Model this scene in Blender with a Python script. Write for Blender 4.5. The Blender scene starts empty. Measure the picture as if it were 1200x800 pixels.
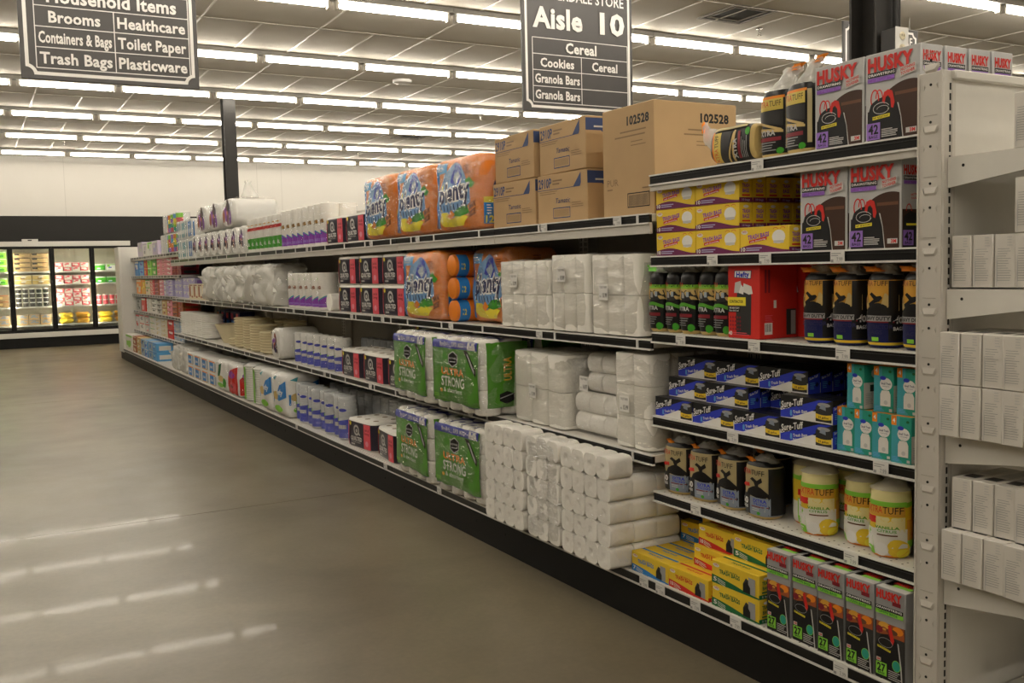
import bpy, math, random
from mathutils import Vector, Matrix, noise
from mathutils.geometry import tessellate_polygon
random.seed(7)
SC = bpy.context.scene
COL = SC.collection
PI = math.pi

# ------------------------------------------------------------------ camera, exposure, world
F_PX, CAM_H = 1141.69, 1.35
YAW, PITCH, ROLL = (math.radians(a) for a in (29.028, -4.373, 1.387))
fwd = Vector((math.sin(YAW)*math.cos(PITCH), math.cos(YAW)*math.cos(PITCH), math.sin(PITCH)))
r0 = Vector((math.cos(YAW), -math.sin(YAW), 0)); d0 = fwd.cross(r0)
right = r0*math.cos(ROLL) + d0*math.sin(ROLL)
down = d0*math.cos(ROLL) - r0*math.sin(ROLL)
cam_data = bpy.data.cameras.new('camera'); cam = bpy.data.objects.new('camera', cam_data); COL.objects.link(cam)
cam_data.sensor_width = 36; cam_data.lens = F_PX/1200*36; cam_data.clip_start = .05; cam_data.clip_end = 200
mw = Matrix.Identity(4)
for i in range(3):
    mw[i][0], mw[i][1], mw[i][2] = right[i], -down[i], -fwd[i]
mw[2][3] = CAM_H
cam.matrix_world = mw
SC.camera = cam
SC.view_settings.view_transform = 'Standard'; SC.view_settings.look = 'None'
SC.view_settings.gamma = 1; SC.view_settings.use_curve_mapping = False
SC.view_settings.exposure = 0.22
SC.cycles.use_denoising = True
SC.cycles.max_bounces = 8; SC.cycles.diffuse_bounces = 5; SC.cycles.glossy_bounces = 3
SC.cycles.transparent_max_bounces = 16; SC.cycles.caustics_reflective = False; SC.cycles.caustics_refractive = False
wd = bpy.data.worlds.new('world'); SC.world = wd; wd.use_nodes = True
wd.node_tree.nodes['Background'].inputs[0].default_value = (1, .93, .82, 1)
wd.node_tree.nodes['Background'].inputs[1].default_value = .05
TUBE_STRENGTH = 31.0
TUBE_COLOR = (1.0, .915, .78)

# ------------------------------------------------------------------ materials
MATS = {}
def pm(name, col, rough=.5, metal=0.0, var=.06, scale=30, spec=.5, bump=0.0, trans=0.0):
    """principled material with a little noise in its colour"""
    if name in MATS: return MATS[name]
    m = bpy.data.materials.new(name); m.use_nodes = True; nt = m.node_tree; N = nt.nodes; L = nt.links
    b = N['Principled BSDF']
    tc = N.new('ShaderNodeTexCoord'); nz = N.new('ShaderNodeTexNoise'); nz.inputs['Scale'].default_value = scale; nz.inputs['Detail'].default_value = 3
    mx = N.new('ShaderNodeMix'); mx.data_type = 'RGBA'
    mx.inputs[6].default_value = (*[max(0, c*(1-var)) for c in col], 1); mx.inputs[7].default_value = (*[min(1, c*(1+var)) for c in col], 1)
    L.new(tc.outputs['Object'], nz.inputs['Vector']); L.new(nz.outputs['Fac'], mx.inputs[0]); L.new(mx.outputs[2], b.inputs['Base Color'])
    b.inputs['Roughness'].default_value = rough; b.inputs['Metallic'].default_value = metal; b.inputs['Specular IOR Level'].default_value = spec
    if bump:
        bp = N.new('ShaderNodeBump'); bp.inputs['Strength'].default_value = bump; bp.inputs['Distance'].default_value = .01
        L.new(nz.outputs['Fac'], bp.inputs['Height']); L.new(bp.outputs['Normal'], b.inputs['Normal'])
    m.diffuse_color = (*col, 1)
    MATS[name] = m; return m
def emit(name, col, s):
    m = bpy.data.materials.new(name); m.use_nodes = True; nt = m.node_tree
    for n in list(nt.nodes): nt.nodes.remove(n)
    o = nt.nodes.new('ShaderNodeOutputMaterial'); e = nt.nodes.new('ShaderNodeEmission')
    e.inputs[0].default_value = (*col, 1); e.inputs[1].default_value = s; nt.links.new(e.outputs[0], o.inputs[0])
    MATS[name] = m; return m
def film(name, tint, fac, rough=.12, scale=14, bump=.8, milky=0.0):
    """thin clear wrapping film: mostly see-through, glossy where its wrinkles catch the lamps"""
    m = bpy.data.materials.new(name); m.use_nodes = True; nt = m.node_tree; N = nt.nodes; L = nt.links
    for n in list(N): N.remove(n)
    o = N.new('ShaderNodeOutputMaterial'); tr = N.new('ShaderNodeBsdfTransparent'); gl = N.new('ShaderNodeBsdfGlossy'); mx = N.new('ShaderNodeMixShader')
    tr.inputs[0].default_value = (*tint, 1); gl.inputs['Roughness'].default_value = rough; gl.inputs[0].default_value = (1, 1, 1, 1)
    tc = N.new('ShaderNodeTexCoord'); mp = N.new('ShaderNodeMapping'); mp.inputs['Rotation'].default_value = (.7, .3, .2); mp.inputs['Scale'].default_value = (1, .35, 1)
    nz = N.new('ShaderNodeTexNoise'); nz.inputs['Scale'].default_value = scale; nz.inputs['Detail'].default_value = 3; nz.inputs['Distortion'].default_value = 1.2
    bp = N.new('ShaderNodeBump'); bp.inputs['Strength'].default_value = bump; bp.inputs['Distance'].default_value = .03
    L.new(tc.outputs['Object'], mp.inputs[0]); L.new(mp.outputs[0], nz.inputs['Vector']); L.new(nz.outputs['Fac'], bp.inputs['Height']); L.new(bp.outputs[0], gl.inputs['Normal'])
    mx.inputs[0].default_value = fac
    base = tr.outputs[0]
    if milky:
        df = N.new('ShaderNodeBsdfDiffuse'); df.inputs[0].default_value = (.82, .81, .77, 1); m2 = N.new('ShaderNodeMixShader'); m2.inputs[0].default_value = milky
        L.new(tr.outputs[0], m2.inputs[1]); L.new(df.outputs[0], m2.inputs[2]); base = m2.outputs[0]
    L.new(base, mx.inputs[1]); L.new(gl.outputs[0], mx.inputs[2]); L.new(mx.outputs[0], o.inputs[0])
    MATS[name] = m; return m

PAL = dict(
    white=(.78,.77,.74), paper=(.74,.72,.67), cream=(.72,.65,.47), black=(.012,.012,.013), dark=(.035,.034,.034), grey=(.33,.33,.33), silver=(.50,.50,.50), lgrey=(.55,.54,.52),
    red=(.62,.03,.022), pinkred=(.72,.10,.13), purple=(.30,.16,.55), plum=(.16,.02,.09), violet=(.25,.05,.42), yellow=(.80,.56,.04), lemon=(.85,.72,.05), paleyellow=(.78,.70,.34),
    orange=(.82,.25,.02), amber=(.70,.36,.05), tan=(.60,.44,.17), green=(.10,.36,.035), lime=(.25,.62,.06), leaf=(.06,.34,.03), forest=(.015,.15,.05), teal=(.03,.33,.24), aqua=(.06,.36,.42),
    blue=(.02,.07,.42), royal=(.03,.05,.50), navy=(.012,.016,.09), sky=(.12,.38,.70), azure=(.03,.22,.60), slate=(.24,.28,.34), brown=(.055,.025,.015), coffee=(.14,.06,.03), rust=(.35,.09,.03), kraft=(.48,.32,.16), kraftdark=(.25,.16,.08),
    pink=(.75,.28,.36), lavender=(.45,.42,.66), maroon=(.22,.02,.03), bluegrey=(.35,.42,.50), ink=(.03,.03,.10), neon=(.25,.75,.12), mauve=(.55,.47,.60), khaki=(.46,.38,.20), mustard=(.66,.50,.10))
def C(n):
    if n in MATS: return MATS[n]
    return pm(n, PAL[n], rough=.42, var=.05, spec=.28)
pm('shelf_white', (.66,.64,.59), .42, var=.03); pm('shelf_beige', (.56,.53,.48), .45, var=.03); pm('kick_black', (.008,.0075,.007), .5, var=.2, spec=.2)
pm('rail_black', (.010,.010,.010), .28, var=.2, spec=.3); pm('tag_white', (.72,.71,.68), .5); pm('panel_grey', (.36,.335,.285), .55, var=.04); pm('hole', (.01,.01,.01), .9)
pm('roll_white', (.86,.84,.79), .85, var=.04, scale=60, bump=.15); pm('core', (.30,.24,.17), .9); pm('pack_black', (.010,.0095,.010), .32, var=.3, spec=.35)
pm('kraft_box', PAL['kraft'], .75, var=.07, scale=12); pm('foam', (.85,.84,.80), .7, var=.03); pm('bowl_beige', (.70,.62,.42), .75, var=.05)
pm('frosted', (.62,.64,.66), .35, var=.08)
film('film', (.98,.98,.98), .06); film('film_wrinkled', (.98,.98,.98), .14, .09, 26, 1.0); film('film_milky', (.985,.98,.96), .13, .12, 16, 1.0, .24)
film('bag_clear', (.98,.98,.97), .12, .14, 24, 1.0, .42); film('sleeve', (.97,.975,.98), .09, .12, 20, .8, .05); film('film_crinkled', (.98,.98,.98), .26, .10, 34, 1.0); film('glass', (.93,.96,.95), .05, .02, 1, 0)

# ------------------------------------------------------------------ mesh builder
def fine(vs, fs, e):
    vs = list(vs); out = []; todo = []; mid = {}
    for f in fs:
        for i in range(1, len(f)-1): todo.append((f[0], f[i], f[i+1]))
    while todo:
        t = todo.pop(); d = [math.dist(vs[t[i]], vs[t[(i+1)%3]]) for i in range(3)]; i = d.index(max(d))
        if d[i] <= e: out.append(t); continue
        a,b,c = t[i],t[(i+1)%3],t[(i+2)%3]; k = (min(a,b),max(a,b))
        if k not in mid: mid[k] = len(vs); vs.append(((vs[a][0]+vs[b][0])/2,(vs[a][1]+vs[b][1])/2))
        todo += [(a,mid[k],c),(mid[k],b,c)]
    return vs, out
class M:
    def __init__(s): s.v=[]; s.f=[]; s.mi=[]; s.sm=[]; s.mats=[]
    def mid(s, m):
        if isinstance(m, str): m = MATS[m] if m in MATS else C(m)
        if m not in s.mats: s.mats.append(m)
        return s.mats.index(m)
    def add(s, vs, fs, m, smooth=False):
        b = len(s.v); s.v += [tuple(p) for p in vs]; k = s.mid(m)
        for f in fs: s.f.append(tuple(b+i for i in f)); s.mi.append(k); s.sm.append(smooth)
    def box(s, x0, x1, y0, y1, z0, z1, m, c=0.0):
        if c <= 0:
            vs = [(x,y,z) for z in (z0,z1) for y in (y0,y1) for x in (x0,x1)]
            s.add(vs, [(0,2,3,1),(4,5,7,6),(0,1,5,4),(2,6,7,3),(0,4,6,2),(1,3,7,5)], m); return
        vs = []; idx = {}
        for i,x in enumerate((x0,x1)):
            for j,y in enumerate((y0,y1)):
                for k,z in enumerate((z0,z1)):
                    sx,sy,sz = (1,-1)[i],(1,-1)[j],(1,-1)[k]
                    for a,p in enumerate(((x,y+sy*c,z+sz*c),(x+sx*c,y,z+sz*c),(x+sx*c,y+sy*c,z))):
                        idx[i,j,k,a] = len(vs); vs.append(p)
        I = lambda i,j,k,a: idx[i,j,k,a]
        fs = []
        for i in (0,1): fs.append((I(i,0,0,0),I(i,1,0,0),I(i,1,1,0),I(i,0,1,0)))
        for j in (0,1): fs.append((I(0,j,0,1),I(1,j,0,1),I(1,j,1,1),I(0,j,1,1)))
        for k in (0,1): fs.append((I(0,0,k,2),I(1,0,k,2),I(1,1,k,2),I(0,1,k,2)))
        for i in (0,1):
            for j in (0,1): fs.append((I(i,j,0,0),I(i,j,1,0),I(i,j,1,1),I(i,j,0,1)))
            for k in (0,1): fs.append((I(i,0,k,0),I(i,1,k,0),I(i,1,k,2),I(i,0,k,2)))
        for j in (0,1):
            for k in (0,1): fs.append((I(0,j,k,1),I(1,j,k,1),I(1,j,k,2),I(0,j,k,2)))
        for i in (0,1):
            for j in (0,1):
                for k in (0,1): fs.append((I(i,j,k,0),I(i,j,k,1),I(i,j,k,2)))
        # orient outwards
        cen = Vector(((x0+x1)/2,(y0+y1)/2,(z0+z1)/2)); out = []
        for f in fs:
            p = [Vector(vs[q]) for q in f]; n = (p[1]-p[0]).cross(p[2]-p[0])
            fc = sum(p, Vector())/len(p)
            out.append(f if n.dot(fc-cen) > 0 else tuple(reversed(f)))
        s.add(vs, out, m)
    def prism(s, pts, axis, a0, a1, m):
        """closed polygon pts (2d) swept along an axis; x:(y,z)  y:(x,z)  z:(x,y)"""
        P = {'x': lambda p,a: (a,p[0],p[1]), 'y': lambda p,a: (p[0],a,p[1]), 'z': lambda p,a: (p[0],p[1],a)}[axis]
        n = len(pts); vs = [P(p,a0) for p in pts]+[P(p,a1) for p in pts]
        s.add(vs, [tuple(range(n-1,-1,-1)), tuple(range(n,2*n))]+[(i,(i+1)%n,n+(i+1)%n,n+i) for i in range(n)], m)
    def rings(s, rings, mats, smooth=True, cap=True, close=True):
        """rings: list of equal-length loops; mats: one material or one per band"""
        n = len(rings[0])
        base = 0
        allv = [p for r in rings for p in r]
        b = len(s.v); s.v += [tuple(p) for p in allv]
        for k in range(len(rings)-1):
            mm = s.mid(mats[k] if isinstance(mats, list) else mats)
            for i in range(n if close else n-1):
                j = (i+1) % n
                s.f.append((b+k*n+i, b+k*n+j, b+(k+1)*n+j, b+(k+1)*n+i)); s.mi.append(mm); s.sm.append(smooth)
        if cap:
            s.f.append(tuple(b+i for i in range(n-1,-1,-1))); s.mi.append(s.mid(mats[0] if isinstance(mats, list) else mats)); s.sm.append(False)
            e = b+(len(rings)-1)*n
            s.f.append(tuple(e+i for i in range(n))); s.mi.append(s.mid(mats[-1] if isinstance(mats, list) else mats)); s.sm.append(False)
    def lathe(s, prof, m, c=(0,0,0), axis='z', n=20, e=2.0, ry=None, smooth=True, mats=None, wob=0.0, seed=0):
        """prof: [(h, r)]; e: superellipse power; ry: ratio of the second radius"""
        R = []
        for (h, r) in prof:
            loop = []
            for i in range(n):
                t = 2*PI*i/n; ct, st = math.cos(t), math.sin(t)
                a = math.copysign(abs(ct)**(2/e), ct)*r; b_ = math.copysign(abs(st)**(2/e), st)*r*(ry or 1)
                if wob:
                    k = 1+wob*noise.noise(Vector((ct*2+seed, st*2, h*25))); a *= k; b_ *= k
                p = {'z': (a,b_,h), 'x': (h,a,b_), 'y': (b_,h,a)}[axis]
                loop.append((c[0]+p[0], c[1]+p[1], c[2]+p[2]))
            R.append(loop)
        s.rings(R, mats or m, smooth)
    def tube(s, path, r, m, n=8):
        R = []; path = [Vector(p) for p in path]
        for i,p in enumerate(path):
            t = (path[min(i+1,len(path)-1)]-path[max(i-1,0)]).normalized()
            a = t.cross(Vector((0,0,1)));
            if a.length < .01: a = t.cross(Vector((1,0,0)))
            a.normalize(); b = t.cross(a)
            R.append([p+(a*math.cos(2*PI*k/n)+b*math.sin(2*PI*k/n))*r for k in range(n)])
        s.rings(R, m)
    def put(s, art, fn, n0=.0003, dn=.00012):
        for k,(vs,fs,m) in enumerate(art.L):
            if hasattr(fn, '__self__'): vs,fs = fine(vs, fs, .028)      # bent over a soft surface: cut large pieces up
            s.add([fn(u,v,n0+k*dn) for u,v in vs], fs, m)
    def mesh(s, name):
        me = bpy.data.meshes.new(name); me.from_pydata(s.v, [], s.f)
        for m in s.mats: me.materials.append(m)
        me.polygons.foreach_set('material_index', s.mi); me.polygons.foreach_set('use_smooth', s.sm); me.update(); me.set_sharp_from_angle(angle=math.radians(38))
        return me

# ------------------------------------------------------------------ flat artwork (printing on boxes, bags and signs)
_TX = {}
def text_geo(t, bold):
    if (t,bold) in _TX: return _TX[t,bold]
    cu = bpy.data.curves.new('t', 'FONT'); cu.body = t; cu.size = 1; cu.offset = bold; cu.resolution_u = 2; cu.space_character = 1+bold*1.5; cu.fill_mode = 'FRONT'
    ob = bpy.data.objects.new('t', cu); COL.objects.link(ob)
    dg = bpy.context.evaluated_depsgraph_get(); ev = ob.evaluated_get(dg); me = ev.to_mesh()
    vs = [(v.co.x, v.co.y) for v in me.vertices]; fs = [tuple(p.vertices) for p in me.polygons]
    ev.to_mesh_clear(); bpy.data.objects.remove(ob); bpy.data.curves.remove(cu)
    x0 = min(v[0] for v in vs); x1 = max(v[0] for v in vs)
    r = ([((x-x0)/(x1-x0), y/.70) for x,y in vs], fs, (x1-x0)/.70)      # 1 unit wide, cap height about 1
    _TX[t,bold] = r; return r
class Art:
    def __init__(s): s.L=[]
    def rect(s, x0, y0, x1, y1, m, nx=1, ny=1, rise=0):
        vs = [(x0+(x1-x0)*i/nx, y0+(y1-y0)*j/ny+rise*(i/nx)) for j in range(ny+1) for i in range(nx+1)]
        s.L.append((vs, [(j*(nx+1)+i, j*(nx+1)+i+1, (j+1)*(nx+1)+i+1, (j+1)*(nx+1)+i) for j in range(ny) for i in range(nx)], m)); return s
    def poly(s, pts, m):
        s.L.append((list(pts), [tuple(t) for t in tessellate_polygon([[Vector((x,y,0)) for x,y in pts]])], m)); return s
    def ell(s, x, y, a, b, m, n=20, t0=0, t1=2*PI):
        vs = [(x,y)]+[(x+a*math.cos(t0+(t1-t0)*i/n), y+b*math.sin(t0+(t1-t0)*i/n)) for i in range(n+1)]
        s.L.append((vs, [(0,i,i+1) for i in range(1,n+1)], m)); return s
    def ring(s, x, y, a, b, w, m, n=20, t0=0, t1=2*PI):
        vs = []
        for i in range(n+1):
            t = t0+(t1-t0)*i/n; vs += [(x+a*math.cos(t), y+b*math.sin(t)), (x+(a-w)*math.cos(t), y+(b-w)*math.sin(t))]
        s.L.append((vs, [(2*i,2*i+2,2*i+3,2*i+1) for i in range(n)], m)); return s
    def band(s, x0, x1, lo, hi, m, n=12):
        vs = []
        for i in range(n+1):
            x = x0+(x1-x0)*i/n; vs += [(x, lo(i/n)), (x, hi(i/n))]
        s.L.append((vs, [(2*i,2*i+2,2*i+3,2*i+1) for i in range(n)], m)); return s
    def text(s, t, x, y, w, h, m, bold=.02, rise=0, shear=0, vert=False):
        g, fs, asp = text_geo(t, bold)
        if w is None: w = asp*h
        if vert: s.L.append(([(x-b*h, y+a*w) for a,b in g], fs, m))
        else: s.L.append(([(x+a*w+b*h*shear, y+b*h+a*rise) for a,b in g], fs, m))
        return s
    def lines(s, x, y, w, n, dy, m, t=.4, rise=0):
        rs = random.Random(int(x*1e5)+n)
        for i in range(n): s.rect(x, y-i*dy, x+w*rs.uniform(.6,1), y-i*dy+dy*t, m, rise=rise)
        return s
    def bars(s, x, y, w, h, bg='white', fg='black', n=9):
        s.rect(x, y, x+w, y+h, bg)
        vs=[]; fs=[]
        rs = random.Random(n)
        for i in range(n):
            a = x+w*(.08+.84*i/n); b = a+w*.84/n*rs.uniform(.25,.7); q=len(vs)
            vs += [(a,y+h*.25),(b,y+h*.25),(b,y+h*.92),(a,y+h*.92)]; fs.append((q,q+1,q+2,q+3))
        s.L.append((vs,fs,fg)); return s
front = lambda d,w: (lambda u,v,n: (-d/2-n, w/2-u, v))
side = lambda d,w: (lambda u,v,n: (-d/2+u, -w/2-n, v))
topf = lambda d,w,h: (lambda u,v,n: (-d/2+v, w/2-u, h+n))

# ------------------------------------------------------------------ objects
def link(name, me, parent=None, loc=(0,0,0), rz=0, rx=0, ry=0):
    o = bpy.data.objects.new(name, me); COL.objects.link(o); o.location = loc; o.rotation_euler = (rx,ry,rz)
    if parent: o.parent = parent
    return o
def tag(o, label, cat, group=None):
    o['label'] = label; o['category'] = cat
    if group: o['group'] = group
    return o
def struct(name, m, label=None):
    o = link(name, m.mesh(name) if isinstance(m, M) else m); o['kind'] = 'structure'
    if label: o['label'] = label
    return o
class Proto:
    """a kind of thing: its own mesh (or None for an empty) and its parts [(name, mesh, offset, subparts)]"""
    def __init__(s, name, cat, me=None, parts=()): s.name=name; s.cat=cat; s.me=me.mesh(name) if isinstance(me, M) else me; s.parts=[(n, x.mesh(n) if isinstance(x, M) else x, l, sub) for n,x,l,sub in parts]
    def place(s, loc, label, group=None, rz=0, rx=0, ry=0, name=None):
        o = link(name or s.name, s.me, None, loc, rz, rx, ry); tag(o, label, s.cat, group)
        for n,me,l,sub in s.parts:
            c = link(n, me, o, l)
            for n2,me2,l2 in sub: link(n2, me2.mesh(n2) if isinstance(me2, M) else me2, c, l2)
        return o
ONES = 'first second third fourth fifth sixth seventh eighth ninth tenth eleventh twelfth thirteenth fourteenth fifteenth sixteenth seventeenth eighteenth nineteenth twentieth'.split()
def nth(i):
    if i < 20: return ONES[i]
    t = {2:'twenty',3:'thirty',4:'forty',5:'fifty'}[(i+1)//10]
    return t+'-'+ONES[(i+1)%10-1] if (i+1)%10 else {3:'thirtieth',4:'fortieth',5:'fiftieth'}[(i+1)//10]
def rowname(k, n): return ('bottom' if k == 0 else 'top' if k == n-1 else 'middle' if n == 3 else nth(k)) + ' row'

# ================================================================== THE BUILDING
H = 3.9                       # ceiling height
XL, XR, YF, YB = -9.0, 30.0, -7.0, 22.8
def floor_material():
    m = bpy.data.materials.new('polished_concrete'); m.use_nodes = True; nt = m.node_tree; N = nt.nodes; L = nt.links; b = N['Principled BSDF']
    tc = N.new('ShaderNodeTexCoord')
    n1 = N.new('ShaderNodeTexNoise'); n1.inputs['Scale'].default_value = .7; n1.inputs['Detail'].default_value = 6; n1.inputs['Roughness'].default_value = .62; n1.inputs['Distortion'].default_value = .5
    n2 = N.new('ShaderNodeTexNoise'); n2.inputs['Scale'].default_value = 45; n2.inputs['Detail'].default_value = 4
    r1 = N.new('ShaderNodeValToRGB'); r1.color_ramp.elements[0].position = .3; r1.color_ramp.elements[0].color = (.112,.092,.058,1); r1.color_ramp.elements[1].position = .72; r1.color_ramp.elements[1].color = (.232,.198,.135,1)
    mx = N.new('ShaderNodeMix'); mx.data_type = 'RGBA'; mx.blend_type = 'MULTIPLY'; mx.inputs[0].default_value = .25
    L.new(tc.outputs['Object'], n1.inputs['Vector']); L.new(tc.outputs['Object'], n2.inputs['Vector']); L.new(n1.outputs['Fac'], r1.inputs[0])
    L.new(r1.outputs[0], mx.inputs[6]); L.new(n2.outputs['Fac'], mx.inputs[7]); L.new(mx.outputs[2], b.inputs['Base Color'])
    n3 = N.new('ShaderNodeTexNoise'); n3.inputs['Scale'].default_value = 3.0; n3.inputs['Detail'].default_value = 4
    mr = N.new('ShaderNodeMapRange'); mr.inputs[3].default_value = .285; mr.inputs[4].default_value = .40
    L.new(tc.outputs['Object'], n3.inputs['Vector']); L.new(n3.outputs['Fac'], mr.inputs[0]); L.new(mr.outputs[0], b.inputs['Roughness'])
    n4 = N.new('ShaderNodeTexNoise'); n4.inputs['Scale'].default_value = 9; n4.inputs['Detail'].default_value = 2
    bp = N.new('ShaderNodeBump'); bp.inputs['Strength'].default_value = .007; bp.inputs['Distance'].default_value = .02
    L.new(tc.outputs['Object'], n4.inputs['Vector']); L.new(n4.outputs['Fac'], bp.inputs['Height']); L.new(bp.outputs[0], b.inputs['Normal'])
    b.inputs['Specular IOR Level'].default_value = .22
    b.inputs['Coat Weight'].default_value = .055; b.inputs['Coat Roughness'].default_value = .045
    L.new(bp.outputs[0], b.inputs['Coat Normal'])
    MATS['polished_concrete'] = m
floor_material()
m = M()
# slab with two narrow sawn joints across the aisle
ys = [YF, 5.62, 5.626, 11.7, 11.706, YB]
for i in range(0, 6, 2): m.box(XL, XR, ys[i], ys[i+1], -.1, 0, 'polished_concrete')
pm('joint', (.12,.10,.07), .8)
for i in (1, 3): m.box(XL, XR, ys[i], ys[i+1], -.1, -.002, 'joint')
struct('floor', m)
# ceiling: tiles with a white T-bar grid
pm('ceiling_tile', (.57,.53,.46), .85, var=.05, scale=6); pm('tbar', (.78,.75,.69), .38, var=.02)
m = M(); m.box(XL, XR, YF, YB, H, H+.1, 'ceiling_tile')
ROW0, ROWP, LX0, LP = 8.84, 2.53, 5.53, 1.22
x = LX0-LP*12+.3
k = 0
while x < XR:
    if x > XL:
        if k % 2 == 0: m.box(x-.011, x+.011, YF, YB, H-.006, H, 'tbar')
        else:
            for r in range(-5, 6):
                yy = ROW0+ROWP*r
                if yy-ROWP/2 > YF: m.box(x-.011, x+.011, yy-ROWP/2, yy, H-.006, H, 'tbar')
    x += .61; k += 1
y = ROW0-ROWP*6
pm('tbar_cross', (.50,.47,.41), .6)
while y < YB:
    if y > YF: m.box(XL, XR, y+ROWP/2-.012, y+ROWP/2+.012, H-.0065, H, 'tbar_cross')
    y += ROWP
struct('ceiling', m)
pm('wall_paint', (.555,.535,.495), .7, var=.02, scale=3); pm('band_paint', (.019,.0175,.016), .6, var=.1, scale=3, spec=.2); pm('seam', (.45,.43,.40), .7)
m = M()
m.box(XL, XR, YB, YB+.1, 0, 2.655, 'band_paint'); m.box(XL, XR, YB, YB+.1, 2.655, H, 'wall_paint')
for x in (-6.2,-2.2,1.9,5.99,6.56,10.2,14.3): m.box(x-.006, x+.006, YB-.001, YB, 2.655, H, 'seam')
struct('wall_back', m)
m = M(); m.box(XR, XR+.1, YF, YB, 0, H, 'wall_paint'); struct('wall_right', m)
m = M(); m.box(XL-.1, XL, YF, YB, 0, H, 'wall_paint'); struct('wall_left', m)
m = M(); m.box(XL, XR, YF-.1, YF, 0, H, 'wall_paint'); struct('wall_front', m)

# ------------------------------------------------------------------ ceiling lamps
emit('tube_light', TUBE_COLOR, TUBE_STRENGTH)
pm('lamp_housing', (.30,.29,.26), .5); pm('lamp_socket', (.55,.52,.46), .5)
hm = M(); hm.box(-LP/2, LP/2, -.055, .055, -.055, 0, 'lamp_housing', .004)
tm = M(); tm.lathe([(-.545,.004),(-.542,.015),(-.53,.0245),(.53,.0245),(.542,.015),(.545,.004)], 'tube_light', (0,0,-.094), 'x', 12, 2.2, 1.1)
em = M(); em.box(-.012,.012,-.03,.03,-.042,.042,'lamp_socket',.003)
LAMP = Proto('ceiling_light', 'ceiling light', hm, [('tube', tm, (0,0,0), ()), ('socket', em, (-.57,0,-.096), ()), ('socket', em, (.57,0,-.096), ())])
def to_px(p):
    q = Vector(p)-Vector((0,0,CAM_H)); z = q.dot(fwd)
    return (None, None, z) if z < .1 else (600+F_PX*q.dot(right)/z, 400+F_PX*q.dot(down)/z, z)
rows = [ROW0+ROWP*r for r in range(-5, 6)]
for ri,y in enumerate(rows):
    n = 0
    for i in range(-10, 20):
        xx = LX0+(i+.5)*LP
        if not XL+1 < xx < XR-1: continue
        u,v,z = to_px((xx,y,H)); seen = z > .2 and -140 < u < 1340 and -60 < v < 330
        near = abs(xx-1.5) < 6.2 and y < 14
        if not (seen or near): continue
        LAMP.place((xx,y,H), f'long white fluorescent ceiling light, {nth(n)} along the {nth(len(rows)-1-ri)} row from the far wall', 'fluorescent lights in rows under the ceiling')
        n += 1
# vents, sprinklers, detector, speaker
pm('vent_metal', (.28,.25,.21), .5); pm('vent_dark', (.03,.027,.023), .8)
def vent(loc, label):
    fr = M()
    for i in range(4):
        a = .29-.07*i; b = a-.022; z0 = -.012+.008*i
        for sx0,sx1,sy0,sy1 in ((-a,a,-a,-b),(-a,a,b,a),(-a,-b,-b,b),(b,a,-b,b)): fr.box(sx0,sx1,sy0,sy1,z0-.006,z0+.004,'vent_metal')
    bk = M(); bk.box(-.28,.28,-.28,.28,-.003,-.0005,'vent_dark')
    Proto('ceiling_vent','vent',None,[('louver_frame',fr,(0,0,0),()),('duct_opening',bk,(0,0,0),())]).place(loc,label)
vent((7.1,7.83,H), 'square louvered air vent in the ceiling above the bag shelves'); vent((7.6,17.55,H), 'square louvered air vent in the ceiling far behind the orange packs')
pm('chrome', (.55,.53,.50), .25, metal=.8)
sm = M(); sm.lathe([(0,.035),(-.008,.035),(-.012,.012),(-.05,.010),(-.055,.018),(-.075,.018),(-.08,.006)], 'chrome', n=12)
for i in range(6):
    t = i*PI/3; sm.box(.02*math.cos(t)-.004,.02*math.cos(t)+.004,.02*math.sin(t)-.004,.02*math.sin(t)+.004,-.084,-.078,'chrome')
SPR = Proto('sprinkler_head','sprinkler',sm)
for p,l in zip([(7.75,8.2),(1.73,14.2),(7.5,20.15),(7.67,14.73),(1.72,20.15)], ['beside the square vent','below the household sign','far down near the back wall','behind the aisle ten sign','above the freezer doors']):
    SPR.place((*p,H), f'small chrome fire sprinkler head on the ceiling {l}')
dm = M(); dm.lathe([(0,.13),(-.02,.13),(-.035,.12),(-.045,.07),(-.047,.01)], 'white', n=24)
Proto('smoke_detector','smoke detector',dm).place((5.28,12.4,H),'round white smoke detector disc on the ceiling between light rows')
dm = M(); dm.lathe([(0,.17),(-.006,.17),(-.010,.15),(-.006,.13),(-.004,.01)], 'ceiling_tile', n=28)
Proto('ceiling_speaker','speaker',dm).place((8.37,10.28,H),'round flush ceiling speaker between the lights above the cartons')

# ------------------------------------------------------------------ steel columns
pm('column_paint', (.028,.026,.024), .5, var=.1, spec=.3)
def hcol(w):
    m = M(); t = .012
    m.box(-w/2,w/2,-w/2,-w/2+t,0,H,'column_paint'); m.box(-w/2,w/2,w/2-t,w/2,0,H,'column_paint'); m.box(-t/2,t/2,-w/2+t,w/2-t,0,H,'column_paint')
    m.box(-w/2-.05,w/2+.05,-w/2-.05,w/2+.05,0,.02,'column_paint'); return m
for (x,y,w,l) in ((3.36,14.2,.17,'slim black steel column rising behind the white packs'),(3.435,2.94,.145,'thick black steel column behind the silver boxes on top'),(13.0,14.3,.2,'distant black steel column beside the big carton')):
    o = struct('column', hcol(w), l); o.location = (x,y,0)
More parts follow.
